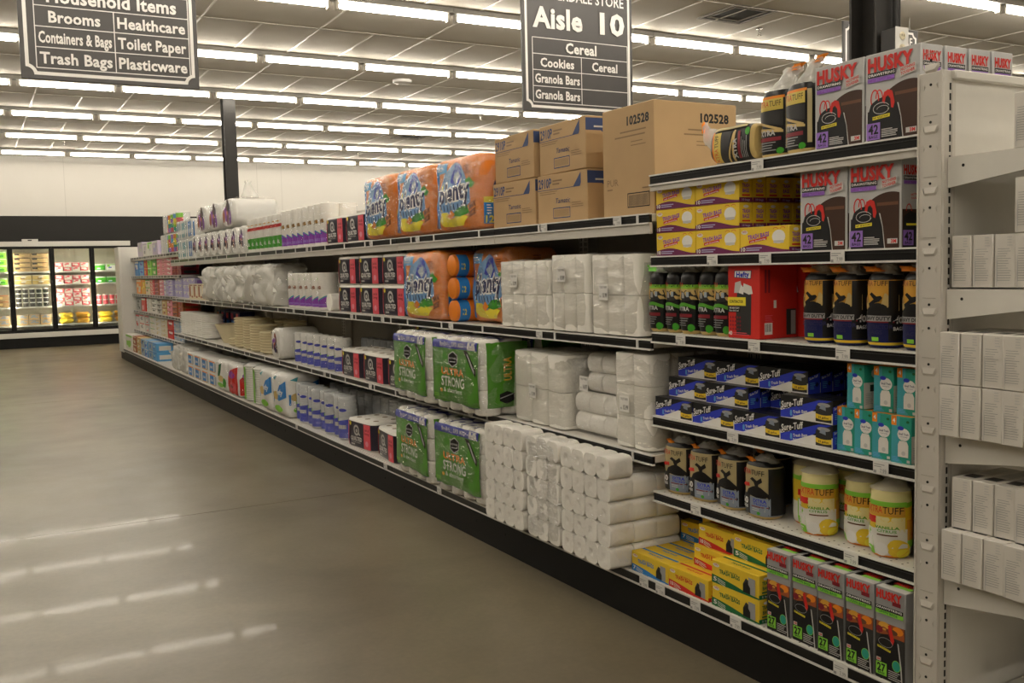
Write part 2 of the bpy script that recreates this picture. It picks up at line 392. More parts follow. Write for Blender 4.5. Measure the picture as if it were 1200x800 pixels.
# conduit and outlet box on the near column
cm = M(); cm.tube([(0,0,2.0),(0,0,H)], .011, 'dark'); tag(link('conduit', cm.mesh('conduit'), None, (3.45,2.845,0)), 'black electrical conduit running up the thick black column', 'conduit')
bm_ = M(); bm_.box(-.03,.03,-.04,.04,0,.12,'dark',.004)
fp = M(); fp.box(-.038,.038,-.0045,0,0,.12,'white',.001)
sock = M()
for z in (.035,.085):
    sock.lathe([(0,.017),(-.003,.017),(-.004,.015)], 'cream', (0,0,z), 'y', 14)
    for sx in (-.006,.006): sock.box(sx-.0012,sx+.0012,-.0046,-.004,z-.003,z+.006,'black')
Proto('outlet_box','outlet',bm_,[('face_plate',fp,(0,-.0405,0),[('socket',sock,(0,-.004,0))])]).place((3.40,2.815,2.17),'electrical outlet box with white cover plate on the thick black column')

# ------------------------------------------------------------------ hanging aisle signs
pm('sign_board', (.048,.044,.043), .45, var=.06); pm('sign_white', (.72,.70,.67), .5)
SW, SH = 1.13, 1.11
def sign(x0, z0, rows_, title, store, label, tilt=0):
    b = M(); b.box(0,SW,-.012,.012,0,SH,'sign_board',.002)
    a = Art(); W = 'sign_white'; t = .022; e = .028; c = .05
    # white border with notched corners
    a.rect(e+c,e,SW-e-c,e+t,W); a.rect(e+c,SH-e-t,SW-e-c,SH-e,W); a.rect(e,e+c,e+t,SH-e-c,W); a.rect(SW-e-t,e+c,SW-e,SH-e-c,W)
    for cx,cy,t0 in ((e,e,0),(SW-e,e,PI/2),(SW-e,SH-e,PI),(e,SH-e,-PI/2)): a.ring(cx,cy,c+t,c+t,t,W,8,t0,t0+PI/2)
    tx0,tx1,ty0 = .095,SW-.06,.075; rh = .134; l = .006; ty1 = ty0+rh*4
    for k in range(5): a.rect(tx0,ty0+rh*k-l/2,tx1,ty0+rh*k+l/2,W)
    for xx in (tx0,tx1): a.rect(xx-l/2,ty0,xx+l/2,ty1,W)
    mid = (tx0+tx1)/2; a.rect(mid-l/2,ty0,mid+l/2,ty0+rh*3,W)
    for k,(p,q) in enumerate(rows_):
        y = ty0+rh*(2-k)+.034
        for s_,xa,xb in ((p,tx0,mid),(q,mid,tx1)):
            if not s_: continue
            w = min((xb-xa)*.92, text_geo(s_,.028)[2]*.068); a.text(s_,(xa+xb)/2-w/2,y-.004,w,.072,W,.028)
    if title:
        w = text_geo(title,.03)[2]*.080; a.text(title,mid-w/2,ty0+rh*3+.026,w,.084,W,.03)
    if store[0]:
        a.text('Aisle',.10,.70,.50,.165,W,.035); a.text(store[0],.78,.70,.26,.175,W,.035)
    if store[1]:
        pass
    b.put(a, lambda u,v,n: (u,-.012-n,v), .0006, .0004)
    if store[1]:
        s2 = Art(); s2.text(store[1], .09, .94, SW-.18, .085, W, .012)
        b.put(s2, lambda u,v,n: (u,-.013-n,v))
    rods = []
    for xx in (.12,SW-.12):
        r = M(); r.tube([(xx,0,SH-.01),(xx,0,H-z0)], .004, 'grey', 6); rods.append(('hanger_rod',r,(0,0,0),()))
    Proto('hanging_sign','sign',b,rods).place((x0,7.2,z0),label,ry=tilt)
sign(.38,2.655,[('Brooms','Healthcare'),('Containers & Bags','Toilet Paper'),('Trash Bags','Plasticware')],'Household Items',('',''),'black hanging aisle sign listing household items, brooms and trash bags')
sign(4.155,2.66,[('Cookies','Cereal'),('Granola Bars',''),('Granola Bars','')],'Cereal',('10','CLOVERDALE STORE'),'black hanging aisle ten sign listing cereal and granola bars')
sign(7.94,2.66,[('',''),('',''),('','')],'',('','CLOVERDALE STORE'),'black hanging aisle sign mostly hidden behind the thick column')

# ------------------------------------------------------------------ freezer case along the back wall
FY, FX0, DW = 21.1, -1.455, .7275
def freezer():
    root = link('display_freezer', None, None, (FX0,FY,0)); tag(root, 'long glass door freezer case with black frames along the dark back wall', 'freezer')
    n = 6; L_ = DW*n
    pm('freezer_inner', (.62,.60,.52), .5)
    b = M(); b.box(0,L_,.85,.9,.1,2.0,'freezer_inner'); b.box(0,.05,.06,.9,.1,2.0,'freezer_inner'); b.box(L_-.05,L_,.06,.9,.1,2.0,'freezer_inner'); b.box(0,L_,.06,.9,.1,.30,'freezer_inner'); b.box(0,L_,.06,.9,1.95,2.0,'freezer_inner')
    link('cabinet', b.mesh('cabinet'), root)
    t = M(); t.box(0,L_,-.02,.9,1.97,2.065,'shelf_white',.004); link('top_rail', t.mesh('top_rail'), root)
    k = M(); k.box(0,L_,-.02,.1,.20,.30,'shelf_white',.004); link('kick_rail', k.mesh('kick_rail'), root)
    k = M(); k.box(0,L_,.03,.5,0,.2,'kick_black'); link('base', k.mesh('base'), root)
    for z in (.44,.80,1.235,1.485):
        s_ = M(); s_.box(.06,L_-.06,.13,.84,z-.025,z,'shelf_white'); link('shelf', s_.mesh('shelf'), root)
    emit('freezer_led', (1,.87,.64), 40.0)
    for i in range(n):
        d = M(); w = .045
        x0,x1 = i*DW+.0004,(i+1)*DW-.0004
        d.box(x0,x1,0,.05,.30,.36,'kick_black',.003); d.box(x0,x1,0,.05,1.92,1.97,'kick_black',.003); d.box(x0,x0+w,0,.05,.36,1.92,'kick_black',.003); d.box(x1-w,x1,0,.05,.36,1.92,'kick_black',.003)
        do = link('door', d.mesh('door'), root)
        g = M(); g.box(x0+w,x1-w,.02,.026,.36,1.92,'glass'); link('glass', g.mesh('glass'), do)
        h = M(); h.tube([(x1-.02,-.01,.9),(x1-.02,-.045,.93),(x1-.02,-.045,1.27),(x1-.02,-.01,1.3)], .009, 'dark'); link('handle', h.mesh('handle'), do)
        l = M(); l.box(x0+.008,x0+.030,.075,.095,.4,1.9,'freezer_led'); link('light_strip', l.mesh('light_strip'), root)
freezer()
lb = M(); lb.box(-.14,.14,-.04,.1,0,.045,'shelf_white',.003); a = Art().rect(-.04,.012,.03,.032,'black'); lb.put(a, lambda u,v,n: (u,-.04-n,v))
tag(link('display_box', lb.mesh('display_box'), None, (1.09,FY+.02,2.066)), 'small white controller box on top of the freezer case', 'box')

# ================================================================== SHELVING
KX, SX, BX = 2.135, 2.205, 2.78      # kick face, shelf rail face, back panel (metres from the camera's line along the aisle)
Y0, SEC = 1.69, 1.2192
S1Z = [1.672, 1.376, 1.095, .783, .497]; S2Z = [1.535, 1.066, .63]; S9Z = [1.64, 1.35, 1.07, .805, .495]; BZ = .19
HP = 1.81
def price_tag():
    t = M(); t.box(-.002,0,-.026,.026,-.036,.0,'tag_white')
    a = Art(); a.lines(-.022,-.010,.04,2,.006,'grey'); a.text('7.99',-.002,-.032,.022,.012,'grey',.01); a.rect(-.024,-.034,-.014,-.026,'grey')
    t.put(a, lambda u,v,n: (-.002-n,-u,v)); return t.mesh('price_tag')
TAG = price_tag()
def clip_mesh():
    t = M(); t.box(-.003,.001,-.006,.006,-.037,.002,'tag_white'); return t.mesh('rail_clip')
CLIP = clip_mesh()
def dotted_deck(m, x0, x1, y0, y1, z):
    for i in range(2):
        y = y0+.03
        while y < y1-.02:
            m.add([(x0+.012+.022*i+.0035*math.cos(q*PI/3), y+.0035*math.sin(q*PI/3), z+.0004) for q in range(6)], [tuple(range(6))], 'hole'); y += .038
def shelf_part(root, w, z, xf, tags, clips, thick=.034, dots=False):
    s = M(); s.box(xf+.014-KX, BX-KX-.005, .004, w-.004, z-.03, z, 'shelf_white', .002)
    if dots: dotted_deck(s, xf+.014-KX, 0, .01, w-.01, z)
    for y in (.012, w-.015): s.prism([(xf+.03-KX,z-.03),(BX-KX-.01,z-.03),(BX-KX-.01,z-.046),(xf+.2-KX,z-.04)],'y',y,y+.003,'shelf_beige')
    so = link('shelf', s.mesh('shelf'), root)
    r = M(); x = xf-KX
    r.box(x+.004,x+.014,.002,w-.002,z-.033,z-.004,'rail_black'); r.box(x,x+.014,.002,w-.002,z-.004,z+.001,'tag_white'); r.box(x-.002,x+.014,.002,w-.002,z-.039,z-.033,'tag_white')
    r.box(x+.001,x+.004,.002,w-.002,z-.013,z-.011,'dark')
    if z > 1.45: r.box(x+.004,x+.016,.002,w-.002,z-(.058 if z > 1.6 else .074),z-.039,'shelf_beige')      # the high shelves have a deep folded lip
    ro = link('price_rail', r.mesh('price_rail'), so)
    for y in tags: link('price_tag', TAG, so, (x-.001, y, z-.001))
    for y in clips: link('rail_clip', CLIP, so, (x+.002, y, z-.001))
def upright_mesh(h):
    m = M(); m.box(-.03,.03,-.02,.02,0,h,'shelf_beige',.002)
    z = .2
    while z < h-.04:
        m.box(-.0305,-.03,-.009,-.004,z,z+.018,'hole'); m.box(-.0305,-.03,.004,.009,z,z+.018,'hole'); z += .0254
    return m.mesh('upright')
UPR = upright_mesh(HP)
def shelving(ya, w, zs, xf, label, tags, clip_p=.27, hp=HP, dots=False, seed=1):
    root = link('shelving_unit', None, None, (KX, ya, 0)); tag(root, label, 'shelving', 'white shelving units joined in one long aisle run')
    rs = random.Random(seed)
    k = M(); k.box(.012,.03,0,w,.0,.148,'kick_black'); k.box(-.004,.03,0,w,.148,.155,'tag_white'); k.lathe([(.012,.006),(.010,.006)],'hole',(0,.15,.09),'x',8); k.lathe([(.012,.006),(.010,.006)],'hole',(0,w-.15,.09),'x',8)
    link('kick_plate', k.mesh('kick_plate'), root)
    d = M(); d.box(0,BX-KX-.005,.002,w-.002,.165,BZ,'shelf_white',.002); dotted_deck(d, .0, BX-KX, .01, w-.01, BZ)
    d.box(-.003,.0,.002,w-.002,.156,BZ-.006,'rail_black')
    do = link('base_deck', d.mesh('base_deck'), root)
    for y in tags[-1]: link('price_tag', TAG, do, (-.004, y, BZ-.003))
    p = M(); p.box(BX-KX,BX-KX+.02,.001,w-.001,.15,hp,'panel_grey'); p.box(BX-KX-.01,BX-KX+.03,.001,w-.001,hp,hp+.02,'shelf_beige'); link('back_panel', p.mesh('back_panel'), root)
    for y in (.0, w): link('upright', UPR, root, (BX-KX-.035, y+(.021 if y == 0 else -.021), 0))
    for z,t in zip(zs, tags):
        cl = []
        y = .06+rs.uniform(0,.1)
        if clip_p:
            while y < w-.03: cl.append(y); y += clip_p*rs.uniform(.7,1.3)
        shelf_part(root, w, z, xf, t, cl, dots=dots)
    return root
L1 = lambda *ys: [y-Y0 for y in ys]
shelving(Y0, SEC, S1Z, SX, 'white six level shelving unit of bin bags beside the slotted end upright', [L1(2.342),L1(2.56,2.309,2.015),L1(2.733,2.361,1.995),L1(2.465,1.858),L1(2.659,1.963),L1(2.872,2.774,2.578,2.375,1.935)], 0, dots=True)
TG = {1:[[.2,.75],[.81],[],[.35]],2:[[.9],[.5],[.3],[.55]],3:[[.4],[.25,.8],[.5],[.1]],4:[[.5],[.9],[.2],[.7]]}
what = ['', 'white tissue bundles and kraft cartons', 'orange and green tissue packs', 'dark navy toilet roll packs', 'blue labelled cups and paper towels', 'clear cup sleeves and paper rolls', 'clear bags and foam plates', 'beige bowl stacks', 'white bowls and teal striped cups']
for n in range(1, 9):
    shelving(Y0+SEC*n, SEC, S2Z, SX, f'white four level shelving unit holding {what[n]}', TG.get(n, [[],[],[],[]]), .6 if n == 1 else .42, seed=n)
YFAR = Y0+SEC*9; FW = (16.8-YFAR)/4
what = ['lavender boxes and pale blue cartons', 'blue bottles, beige trays and red boxes', 'pink boxes and white cartons', 'orange boxes beside the white end panel']
for n in range(4):
    shelving(YFAR+FW*n, FW, S9Z, 2.31, f'shallow white shelving unit further down holding {what[n]}', [[]]*6, .22, seed=20+n)
# ---------------------------------------------------------- end cap at the near end
EX, EY = 2.13, 1.612
def end_upright():
    m = M(); w = .073
    m.box(0,.034,0,w,.02,HP,'shelf_beige',.003)
    m.box(.034,.046,0,.02,.02,HP,'shelf_beige')
    m.box(-.006,.0,0,.006,.02,HP,'shelf_beige'); m.box(-.004,.0,w-.004,w,.02,HP,'shelf_beige')
    z = .05
    c = w/2
    while z < HP-.02:
        # press marks: a pair of seams, a keyhole, a wide tab and two nubs in every six inches
        m.box(-.0015,0,c-.019,c+.019,z+.128,z+.1295,'panel_grey')
        for zz in (z+.112, z+.052): m.lathe([(-.0012,.0035),(0,.0035)],'hole',(0,c,zz),'x',10)
        m.add([(0,c-.019,z+.103),(0,c+.019,z+.103),(-.0032,c+.014,z+.088),(-.0032,c-.014,z+.088),(0,c+.016,z+.082),(0,c-.016,z+.082)],[(0,1,2,3),(3,2,4,5),(0,3,5),(1,4,2)],'shelf_beige')
        for s_ in (-1,1):
            m.add([(0,c+s_*.022,z+.106),(-.0035,c+s_*.019,z+.094),(0,c+s_*.016,z+.082),(0,c+s_*.024,z+.092)],[(0,1,3),(1,2,3),(0,1,2)],'shelf_beige')
            m.add([(0,c+s_*.021,z+.058),(-.003,c+s_*.018,z+.049),(0,c+s_*.021,z+.038),(0,c+s_*.015,z+.048)],[(0,1,3),(1,2,3),(0,1,2)],'shelf_beige')
        z += .1524
    # slot column on the face towards the end display
    z = .06
    while z < HP-.03:
        m.box(.022,.028,-.0006,0,z,z+.017,'hole'); z += .0254
    return m
ec = link('end_shelving_unit', None, None, (EX, EY, 0)); tag(ec, 'white end display shelving of small white boxes with slotted upright', 'shelving')
link('upright', end_upright().mesh('upright'), ec)
EW = 1.2
u2 = M(); u2.box(0,.05,0,.073,.02,HP,'shelf_beige',.003); link('upright', u2.mesh('upright'), ec, (EW-.05,0,0))
p = M(); p.box(.036,EW-.05,.004,.03,.15,HP-.02,'shelf_white'); link('back_panel', p.mesh('back_panel'), ec)
p = M(); p.box(.03,EW-.03,-.012,.05,HP-.022,HP,'shelf_white',.003); link('top_cap', p.mesh('top_cap'), ec)
EZ = [1.598,1.270,.903,.536]
for z in EZ:
    s = M(); s.box(.028,EW-.028,-.42,-.005,z-.03,z-.002,'shelf_white',.002)
    so = link('shelf', s.mesh('shelf'), ec)
    for x in (.016, EW-.022):
        b = M(); b.prism([(-.002,z-.002),(-.42,z+.0),(-.42,z-.035),(-.20,z-.052),(-.002,z-.078)],'x',x,x+.006,'shelf_white')
        b.lathe([(x-.0006,.004),(x+.001,.004)],'hole',(0,-.045,z-.026),'x',10)
        link('bracket', b.mesh('bracket'), so)
d = M(); d.box(.0,EW,-.5,-.002,.03,.15,'kick_black'); d.box(-.0,EW,-.52,-.002,.15,BZ,'shelf_white',.003); link('base_deck', d.mesh('base_deck'), ec)
# ---------------------------------------------------------- end cap at the far end
fc = link('end_shelving_unit', None, None, (KX, 16.82, 0)); tag(fc, 'white panelled end display closing the far end of the aisle run', 'shelving')
p = M(); p.box(0,.03,0,.48,.12,1.82,'shelf_white',.004); p.box(.03,1.2,0,.03,.12,1.82,'shelf_white'); link('side_panel', p.mesh('side_panel'), fc)
p = M(); p.box(.02,1.2,0,.46,0,.12,'kick_black'); link('base', p.mesh('base'), fc)
for z in (.19,.6,1.0,1.4):
    s = M(); s.box(.035,1.2,.03,.5,z-.025,z,'shelf_white'); link('shelf', s.mesh('shelf'), fc)

# ================================================================== PRODUCT SHAPES
def carton(w, d, h, col, front_art=None, side_art=None, top_art=None, c=.0015, top=None):
    m = M(); m.box(-d/2,d/2,-w/2,w/2,0,h,col,c)
    if top: m.add([(-d/2+.001,-w/2+.001,h+.0003),(d/2-.001,-w/2+.001,h+.0003),(d/2-.001,w/2-.001,h+.0003),(-d/2+.001,w/2-.001,h+.0003)],[(0,1,2,3)],top)
    if front_art: m.put(front_art, front(d,w))
    if side_art: m.put(side_art, side(d,w))
    if top_art: m.put(top_art, topf(d,w,h))
    return m
class Pouch:
    """upright bag or wrapped roll: superellipse in plan (w along the shelf, d deep), width factor along the height"""
    def __init__(s, w, d, prof, e=2.6, n=28, seed=0, wob=.02):
        s.a, s.b, s.prof, s.e, s.n, s.seed, s.wob = w/2, d/2, prof, e, n, seed, wob
    def k(s, z):
        P = s.prof
        for (z0,k0),(z1,k1) in zip(P,P[1:]):
            if z <= z1: return k0+(k1-k0)*max(0,(z-z0))/max(1e-6,(z1-z0))
        return P[-1][1]
    def wobble(s, y, x, z): return 1+s.wob*noise.noise(Vector((y*22+s.seed*7, x*22, z*16)))
    def body(s, m, mats):
        """mats: [(z_top, material)]; the profile is cut at every colour change"""
        zs = sorted(set([z for z,_ in s.prof]+[z for z,_ in mats if z < s.prof[-1][0]]+[s.prof[0][0]+(s.prof[-1][0]-s.prof[0][0])*i/10 for i in range(11)]))
        R = []; bm = []
        for z in zs:
            loop = []; k = s.k(z)
            for i in range(s.n):
                t = 2*PI*i/s.n; ct,st = math.cos(t),math.sin(t)
                x = -math.copysign(abs(ct)**(2/s.e),ct)*s.b*k; y = -math.copysign(abs(st)**(2/s.e),st)*s.a*k
                q = s.wobble(y,x,z); loop.append((x*q,y*q,z))
            R.append(loop)
        for z0,z1 in zip(zs,zs[1:]): bm.append(next((mm for zt,mm in mats if (z0+z1)/2 <= zt), mats[-1][1]))
        m.rings(R, bm); return m
    def fr(s, u, v, n):
        k = s.k(v); a,b = s.a*k, s.b*k; r = max(-.985,min(.985,u/s.a)); y = -r*a
        x = -b*(1-abs(r)**s.e)**(1/s.e); q = s.wobble(y,x,v)*(1+(n+.001)/min(s.a,s.b)); return (x*q,y*q,v)
    def sd(s, u, v, n):
        k = s.k(v); a,b = s.a*k, s.b*k; r = max(-.985,min(.985,u/s.b)); x = r*b
        y = -a*(1-abs(r)**s.e)**(1/s.e); q = s.wobble(y,x,v)*(1+(n+.001)/min(s.a,s.b)); return (x*q,y*q,v)
class Puff:
    """soft rounded pack: a box with rounded edges, bulging faces and wrinkles"""
    def __init__(s, w, d, h, r=.03, bul=.01, amp=.004, fq=14, seed=0, z0=0.0, off=0.0):
        s.w,s.d,s.h,s.r,s.bul,s.amp,s.fq,s.seed,s.z0,s.off = w,d,h,r,bul,amp,fq,seed,z0,off
    def S(s, x, y, z, n=0):
        hx,hy,hz = s.d/2,s.w/2,s.h/2; p = Vector((x,y,z)); i = Vector((max(-hx+s.r,min(hx-s.r,x)),max(-hy+s.r,min(hy-s.r,y)),max(-hz+s.r,min(hz-s.r,z))))
        dv = p-i
        if dv.length < 1e-7: dv = Vector((x/hx,y/hy,z/hz))
        dv.normalize()
        B = s.bul*(1-(y/hy)**2*.9)*(1-(z/hz)**2*.9) if abs(dv.z) < .7 else 0
        if abs(dv.y) > .7: B = s.bul*.6*(1-(x/hx)**2)*(1-(z/hz)**2)
        o = i+dv*(s.r+B+s.amp*noise.noise(Vector((x*s.fq+s.seed*5.3,y*s.fq,z*s.fq)))*2+n+s.off)
        o.z = min(max(o.z, -hz-.0005), hz+.007)
        return (o.x,o.y,o.z+hz+s.z0)
    def body(s, m, mat, nx=8, ny=14, nz=12, mats=None):
        hx,hy,hz = s.d/2,s.w/2,s.h/2
        def sp(n,h):   # denser towards the rounded edges
            return [-h+2*h*(.5-.5*math.cos(PI*i/n)*.35-.5*(1-2*i/n)*.65) for i in range(n+1)]
        X,Y,Z = sp(nx,hx),sp(ny,hy),sp(nz,hz)
        def grid(A,B,f,flip,mm):
            vs = [s.S(*f(a,b)) for b in B for a in A]; k = len(A); fs = []
            for j in range(len(B)-1):
                for i in range(k-1):
                    q = (j*k+i,j*k+i+1,(j+1)*k+i+1,(j+1)*k+i); fs.append(q[::-1] if flip else q)
            m.add(vs,fs,mm,True)
        g = lambda k: (mats or {}).get(k, mat)
        grid(Y,Z,lambda a,b:(-hx,a,b),True,g('front')); grid(Y,Z,lambda a,b:(hx,a,b),False,g('back')); grid(X,Z,lambda a,b:(a,-hy,b),False,g('side')); grid(X,Z,lambda a,b:(a,hy,b),True,g('left'))
        grid(X,Y,lambda a,b:(a,b,hz),False,g('top')); grid(X,Y,lambda a,b:(a,b,-hz),True,g('bottom')); return m
    def fr(s, u, v, n): return s.S(-s.d/2, s.w/2-u, v-s.h/2, n+.0008)
    def sd(s, u, v, n): return s.S(-s.d/2+u, -s.w/2, v-s.h/2, n+.0008)
    def tp(s, u, v, n): return s.S(-s.d/2+v, s.w/2-u, s.h/2, n+.0008)
def crumple(r, h, m_, n=18, seed=0, lean=(0,0), tip=.2, flat=1.0, k=7):
    """gathered mouth of a plastic bag"""
    m = M(); R = []; rs = random.Random(seed)
    for i in range(k):
        t = i/(k-1); rr = r*(1-t)**1.3+tip*r*(.6+.7*t*t)
        loop = []
        for j in range(n):
            a = 2*PI*j/n; w = 1+.28*t*rs.uniform(-1,1)
            loop.append((flat*rr*w*math.cos(a)+lean[0]*t, rr*w*math.sin(a)+lean[1]*t, h*t+rs.uniform(-.1,.1)*h*t))
        R.append(loop)
    m.rings(R, m_, True, cap=False); return m

# ================================================================== SECTION ONE: BIN BAGS
G = .0012           # products stand this far clear of the shelf skin
def put(P, xf, d, yc, z, label, group=None, **k): return P.place((xf+d/2, yc, z+G), label, group, **k)
# ---- silver boxes with red lettering, 42 bags
def husky42():
    w,d,h = .182,.088,.242
    a = Art()
    a.rect(0,0,w,.006,'silver')
    a.band(.008,w-.006,lambda t:0.0,lambda t:.125 if t<.0 else .085+.070*math.sin(min(1,max(0,(t-.08)/.92))*PI*.62)**.8,'brown',18)
    a.rect(.10,.118,w-.010,.127,'coffee'); 
    a.poly([(.008,.0),(.008,.075),(.020,.105),(.045,.118),(.075,.118),(.105,.100),(.120,.06),(.126,.0)],'black')
    a.poly([(.119,.06),(.121,.06),(.129,.0),(.126,.0)],'lgrey'); a.poly([(.108,.098),(.112,.097),(.121,.06),(.119,.06)],'lgrey')
    a.ring(.033,.118,.015,.026,.004,'red',14,-.3,PI+.6); a.ring(.048,.118,.013,.024,.0035,'red',14,0,PI)
    a.poly([(.058,.108),(.064,.132),(.078,.138),(.092,.132),(.100,.100),(.095,.085),(.088,.088),(.086,.112),(.078,.122),(.070,.118),(.066,.100)],'red')
    a.ring(.055,.090,.028,.016,.0018,'lgrey',18,.3,2*PI-.2); a.ring(.060,.088,.020,.009,.0014,'lgrey',14,-.5,PI)
    a.rect(.026,.060,.084,.069,'lemon',rise=.004); a.text('RIP RESISTANT',.029,.0622,.052,.005,'black',.02,rise=.0035)
    a.rect(.006,.006,.052,.052,'purple'); a.text('42',.012,.022,.034,.025,'black',.03); a.text('BAGS',.014,.010,.030,.008,'black',.02)
    a.lines(.057,.030,.055,5,.0048,'lgrey',.5)
    a.rect(.138,.012,.172,.026,'lgrey'); a.text('3M',.150,.014,.018,.010,'red',.04)
    a.text('HUSKY',.010,.193,.150,.036,'red',.055); a.rect(.010,.176,.104,.190,'black'); a.text('DRAWSTRING',.013,.1795,.088,.007,'white',.03)
    a.rect(.010,.163,.100,.175,'purple'); a.text('LARGE TRASH BAGS',.012,.1655,.086,.007,'violet',.02)
    a.rect(.118,.163,.170,.188,'lgrey',rise=.009); a.text('NOTHING',.121,.178,.045,.008,'red',.03,rise=.008); a.text('TOUGHER',.121,.167,.045,.008,'red',.03,rise=.008)
    sd = Art(); sd.rect(.004,0,d-.004,.105,'brown'); sd.poly([(.006,0),(.010,.085),(.035,.10),(.070,.09),(.084,0)],'black'); sd.rect(.02,.06,.07,.066,'lemon'); sd.ring(.03,.10,.012,.02,.003,'red',12,0,PI)
    sd.text('HUSKY',.008,.200,.072,.024,'red',.055); sd.rect(.008,.184,.080,.196,'black'); sd.text('DRAWSTRING',.011,.187,.066,.006,'white',.03); sd.rect(.008,.173,.078,.183,'purple'); sd.text('LARGE TRASH BAGS',.010,.1755,.066,.0055,'violet',.02)
    sd.rect(.034,.128,.078,.150,'lgrey',rise=.004); sd.text('NOTHING',.037,.141,.038,.006,'red',.03,rise=.004); sd.text('TOUGHER',.037,.131,.038,.006,'red',.03,rise=.004)
    sd.rect(.006,.006,.048,.048,'purple'); sd.text('42',.011,.02,.032,.022,'black',.03); sd.text('BAGS',.013,.010,.028,.007,'black',.02)
    t = Art().rect(.01,.02,w-.01,d-.02,'brown')
    return Proto('trash_bag_box','bin bag box',carton(w,d,h,'silver',a,sd,t))
HK42 = husky42(); PITCH = .0955
z = S1Z[0]
for j in range(2):
    for i in range(4):
        where = 'top shelf front' if i == 0 else f'top shelf, {nth(i)} box back'
        put(HK42, 2.235+PITCH*i, .088, 2.040-.1875*j-.003*i, z, f'silver bin bag box marked 42, {where}, '+('beside the bag rolls' if j == 0 else 'by the slotted upright'), 'silver boxes of large bin bags', rz=.0)
for j in range(2):
    for i in range(2):
        put(HK42, 2.235+PITCH*i, .088, 2.10-.1885*j, S1Z[1], f'silver bin bag box marked 42, second shelf, {"front" if i == 0 else "second"} one '+('beside the small yellow boxes' if j == 0 else 'by the slotted upright'), 'silver boxes of large bin bags')
# ---- small yellow and purple boxes
def tallybox(w,d,h,wave,textcol,count,pic='bag',colour='yellow',accent='red'):
    a = Art(); a.band(0,w,lambda t:0,lambda t:h*(.20+.12*math.sin(t*PI*1.5)) if pic=='bag' else h*(.36-.30*min(1,t*1.35)+.06*math.sin(t*PI)),wave,14)
    a.text('TRASH BAGS',w*.17,h*.50,w*.44,h*.17,textcol,.035,rise=h*.12 if pic=='bag' else 0)
    a.ell(w*.10,h*.80,w*.07,h*.08,'paper',14); a.text('tally',w*.055,h*.80,w*.09,h*.07,'red',.02)
    if pic == 'bag':
        a.ell(w*.80,h*.58,w*.13,h*.26,'white',18); a.rect(w*.70,h*.34,w*.90,h*.44,'lgrey'); a.ring(w*.74,h*.86,w*.05,h*.08,h*.02,'red',8,0,PI); a.ring(w*.88,h*.87,w*.05,h*.08,h*.02,'red',8,0,PI)
        a.rect(w*.20,h*.36,w*.56,h*.47,'red',rise=h*.13); a.text('with drawstring',w*.22,h*.385,w*.32,h*.06,'white',.02,rise=h*.115)
        a.text(count,w*.03,h*.06,w*.09,h*.15,'white',.03); a.lines(w*.14,h*.16,w*.36,2,h*.08,'lavender',.5)
    else:
        a.text('tall kitchen',w*.30,h*.68,w*.26,h*.07,textcol,.01); a.text(count,w*.04,h*.10,w*.075,h*.18,'white',.03); a.lines(w*.13,h*.24,w*.22,3,h*.075,'paper',.4,rise=-h*.10)
        a.poly([(w*.68,h*.10),(w*.68,h*.45),(w*.74,h*.72),(w*.79,h*.66),(w*.84,h*.48),(w*.88,h*.30),(w*.88,h*.10)],'dark'); a.poly([(w*.79,h*.10),(w*.79,h*.80),(w*.93,h*.78),(w*.93,h*.10)],'grey'); a.poly([(w*.68,h*.10),(w*.68,h*.42),(w*.76,h*.60),(w*.83,h*.36),(w*.83,h*.10)],'black')
    s_ = Art(); s_.rect(0,0,d,h*.18,wave); s_.text('TRASH',d*.22,h*.58,d*.56,h*.15,textcol,.03); s_.text('BAGS',d*.25,h*.38,d*.5,h*.15,textcol,.03); s_.ell(d*.5,h*.84,d*.2,h*.06,'paper',12); s_.rect(d*.2,h*.24,d*.8,h*.30,accent); s_.text(count+' bags',d*.2,h*.05,d*.6,h*.08,'lavender' if pic=='bag' else 'white',.02)
    t = Art(); t.rect(w*.02,d*.70,w*.98,d*.88,wave); t.text('TRASH BAGS',w*.3,d*.35,w*.4,d*.2,textcol,.03)
    return Proto('trash_bag_box','bin bag box',carton(w,d,h,colour,a,s_,t))
YP = tallybox(.221,.058,.083,'plum','violet','10')
for k in range(3):
    for j in range(3 if k == 0 else 2):
        for i in range(6 if (j == 1 and k) else 2 if j == 1 or (j == 2) else 1):
            w = ['beside the kraft cartons','in the middle column','by the silver boxes'][j]
            put(YP, 2.235+.0605*i, .058, 2.795-.2235*j, S1Z[1]+.0845*k, f'small yellow and purple bin bag box, {rowname(k,3)}, {w}, {"front" if i == 0 else nth(i)+" back"}', 'yellow and purple bin bag boxes')
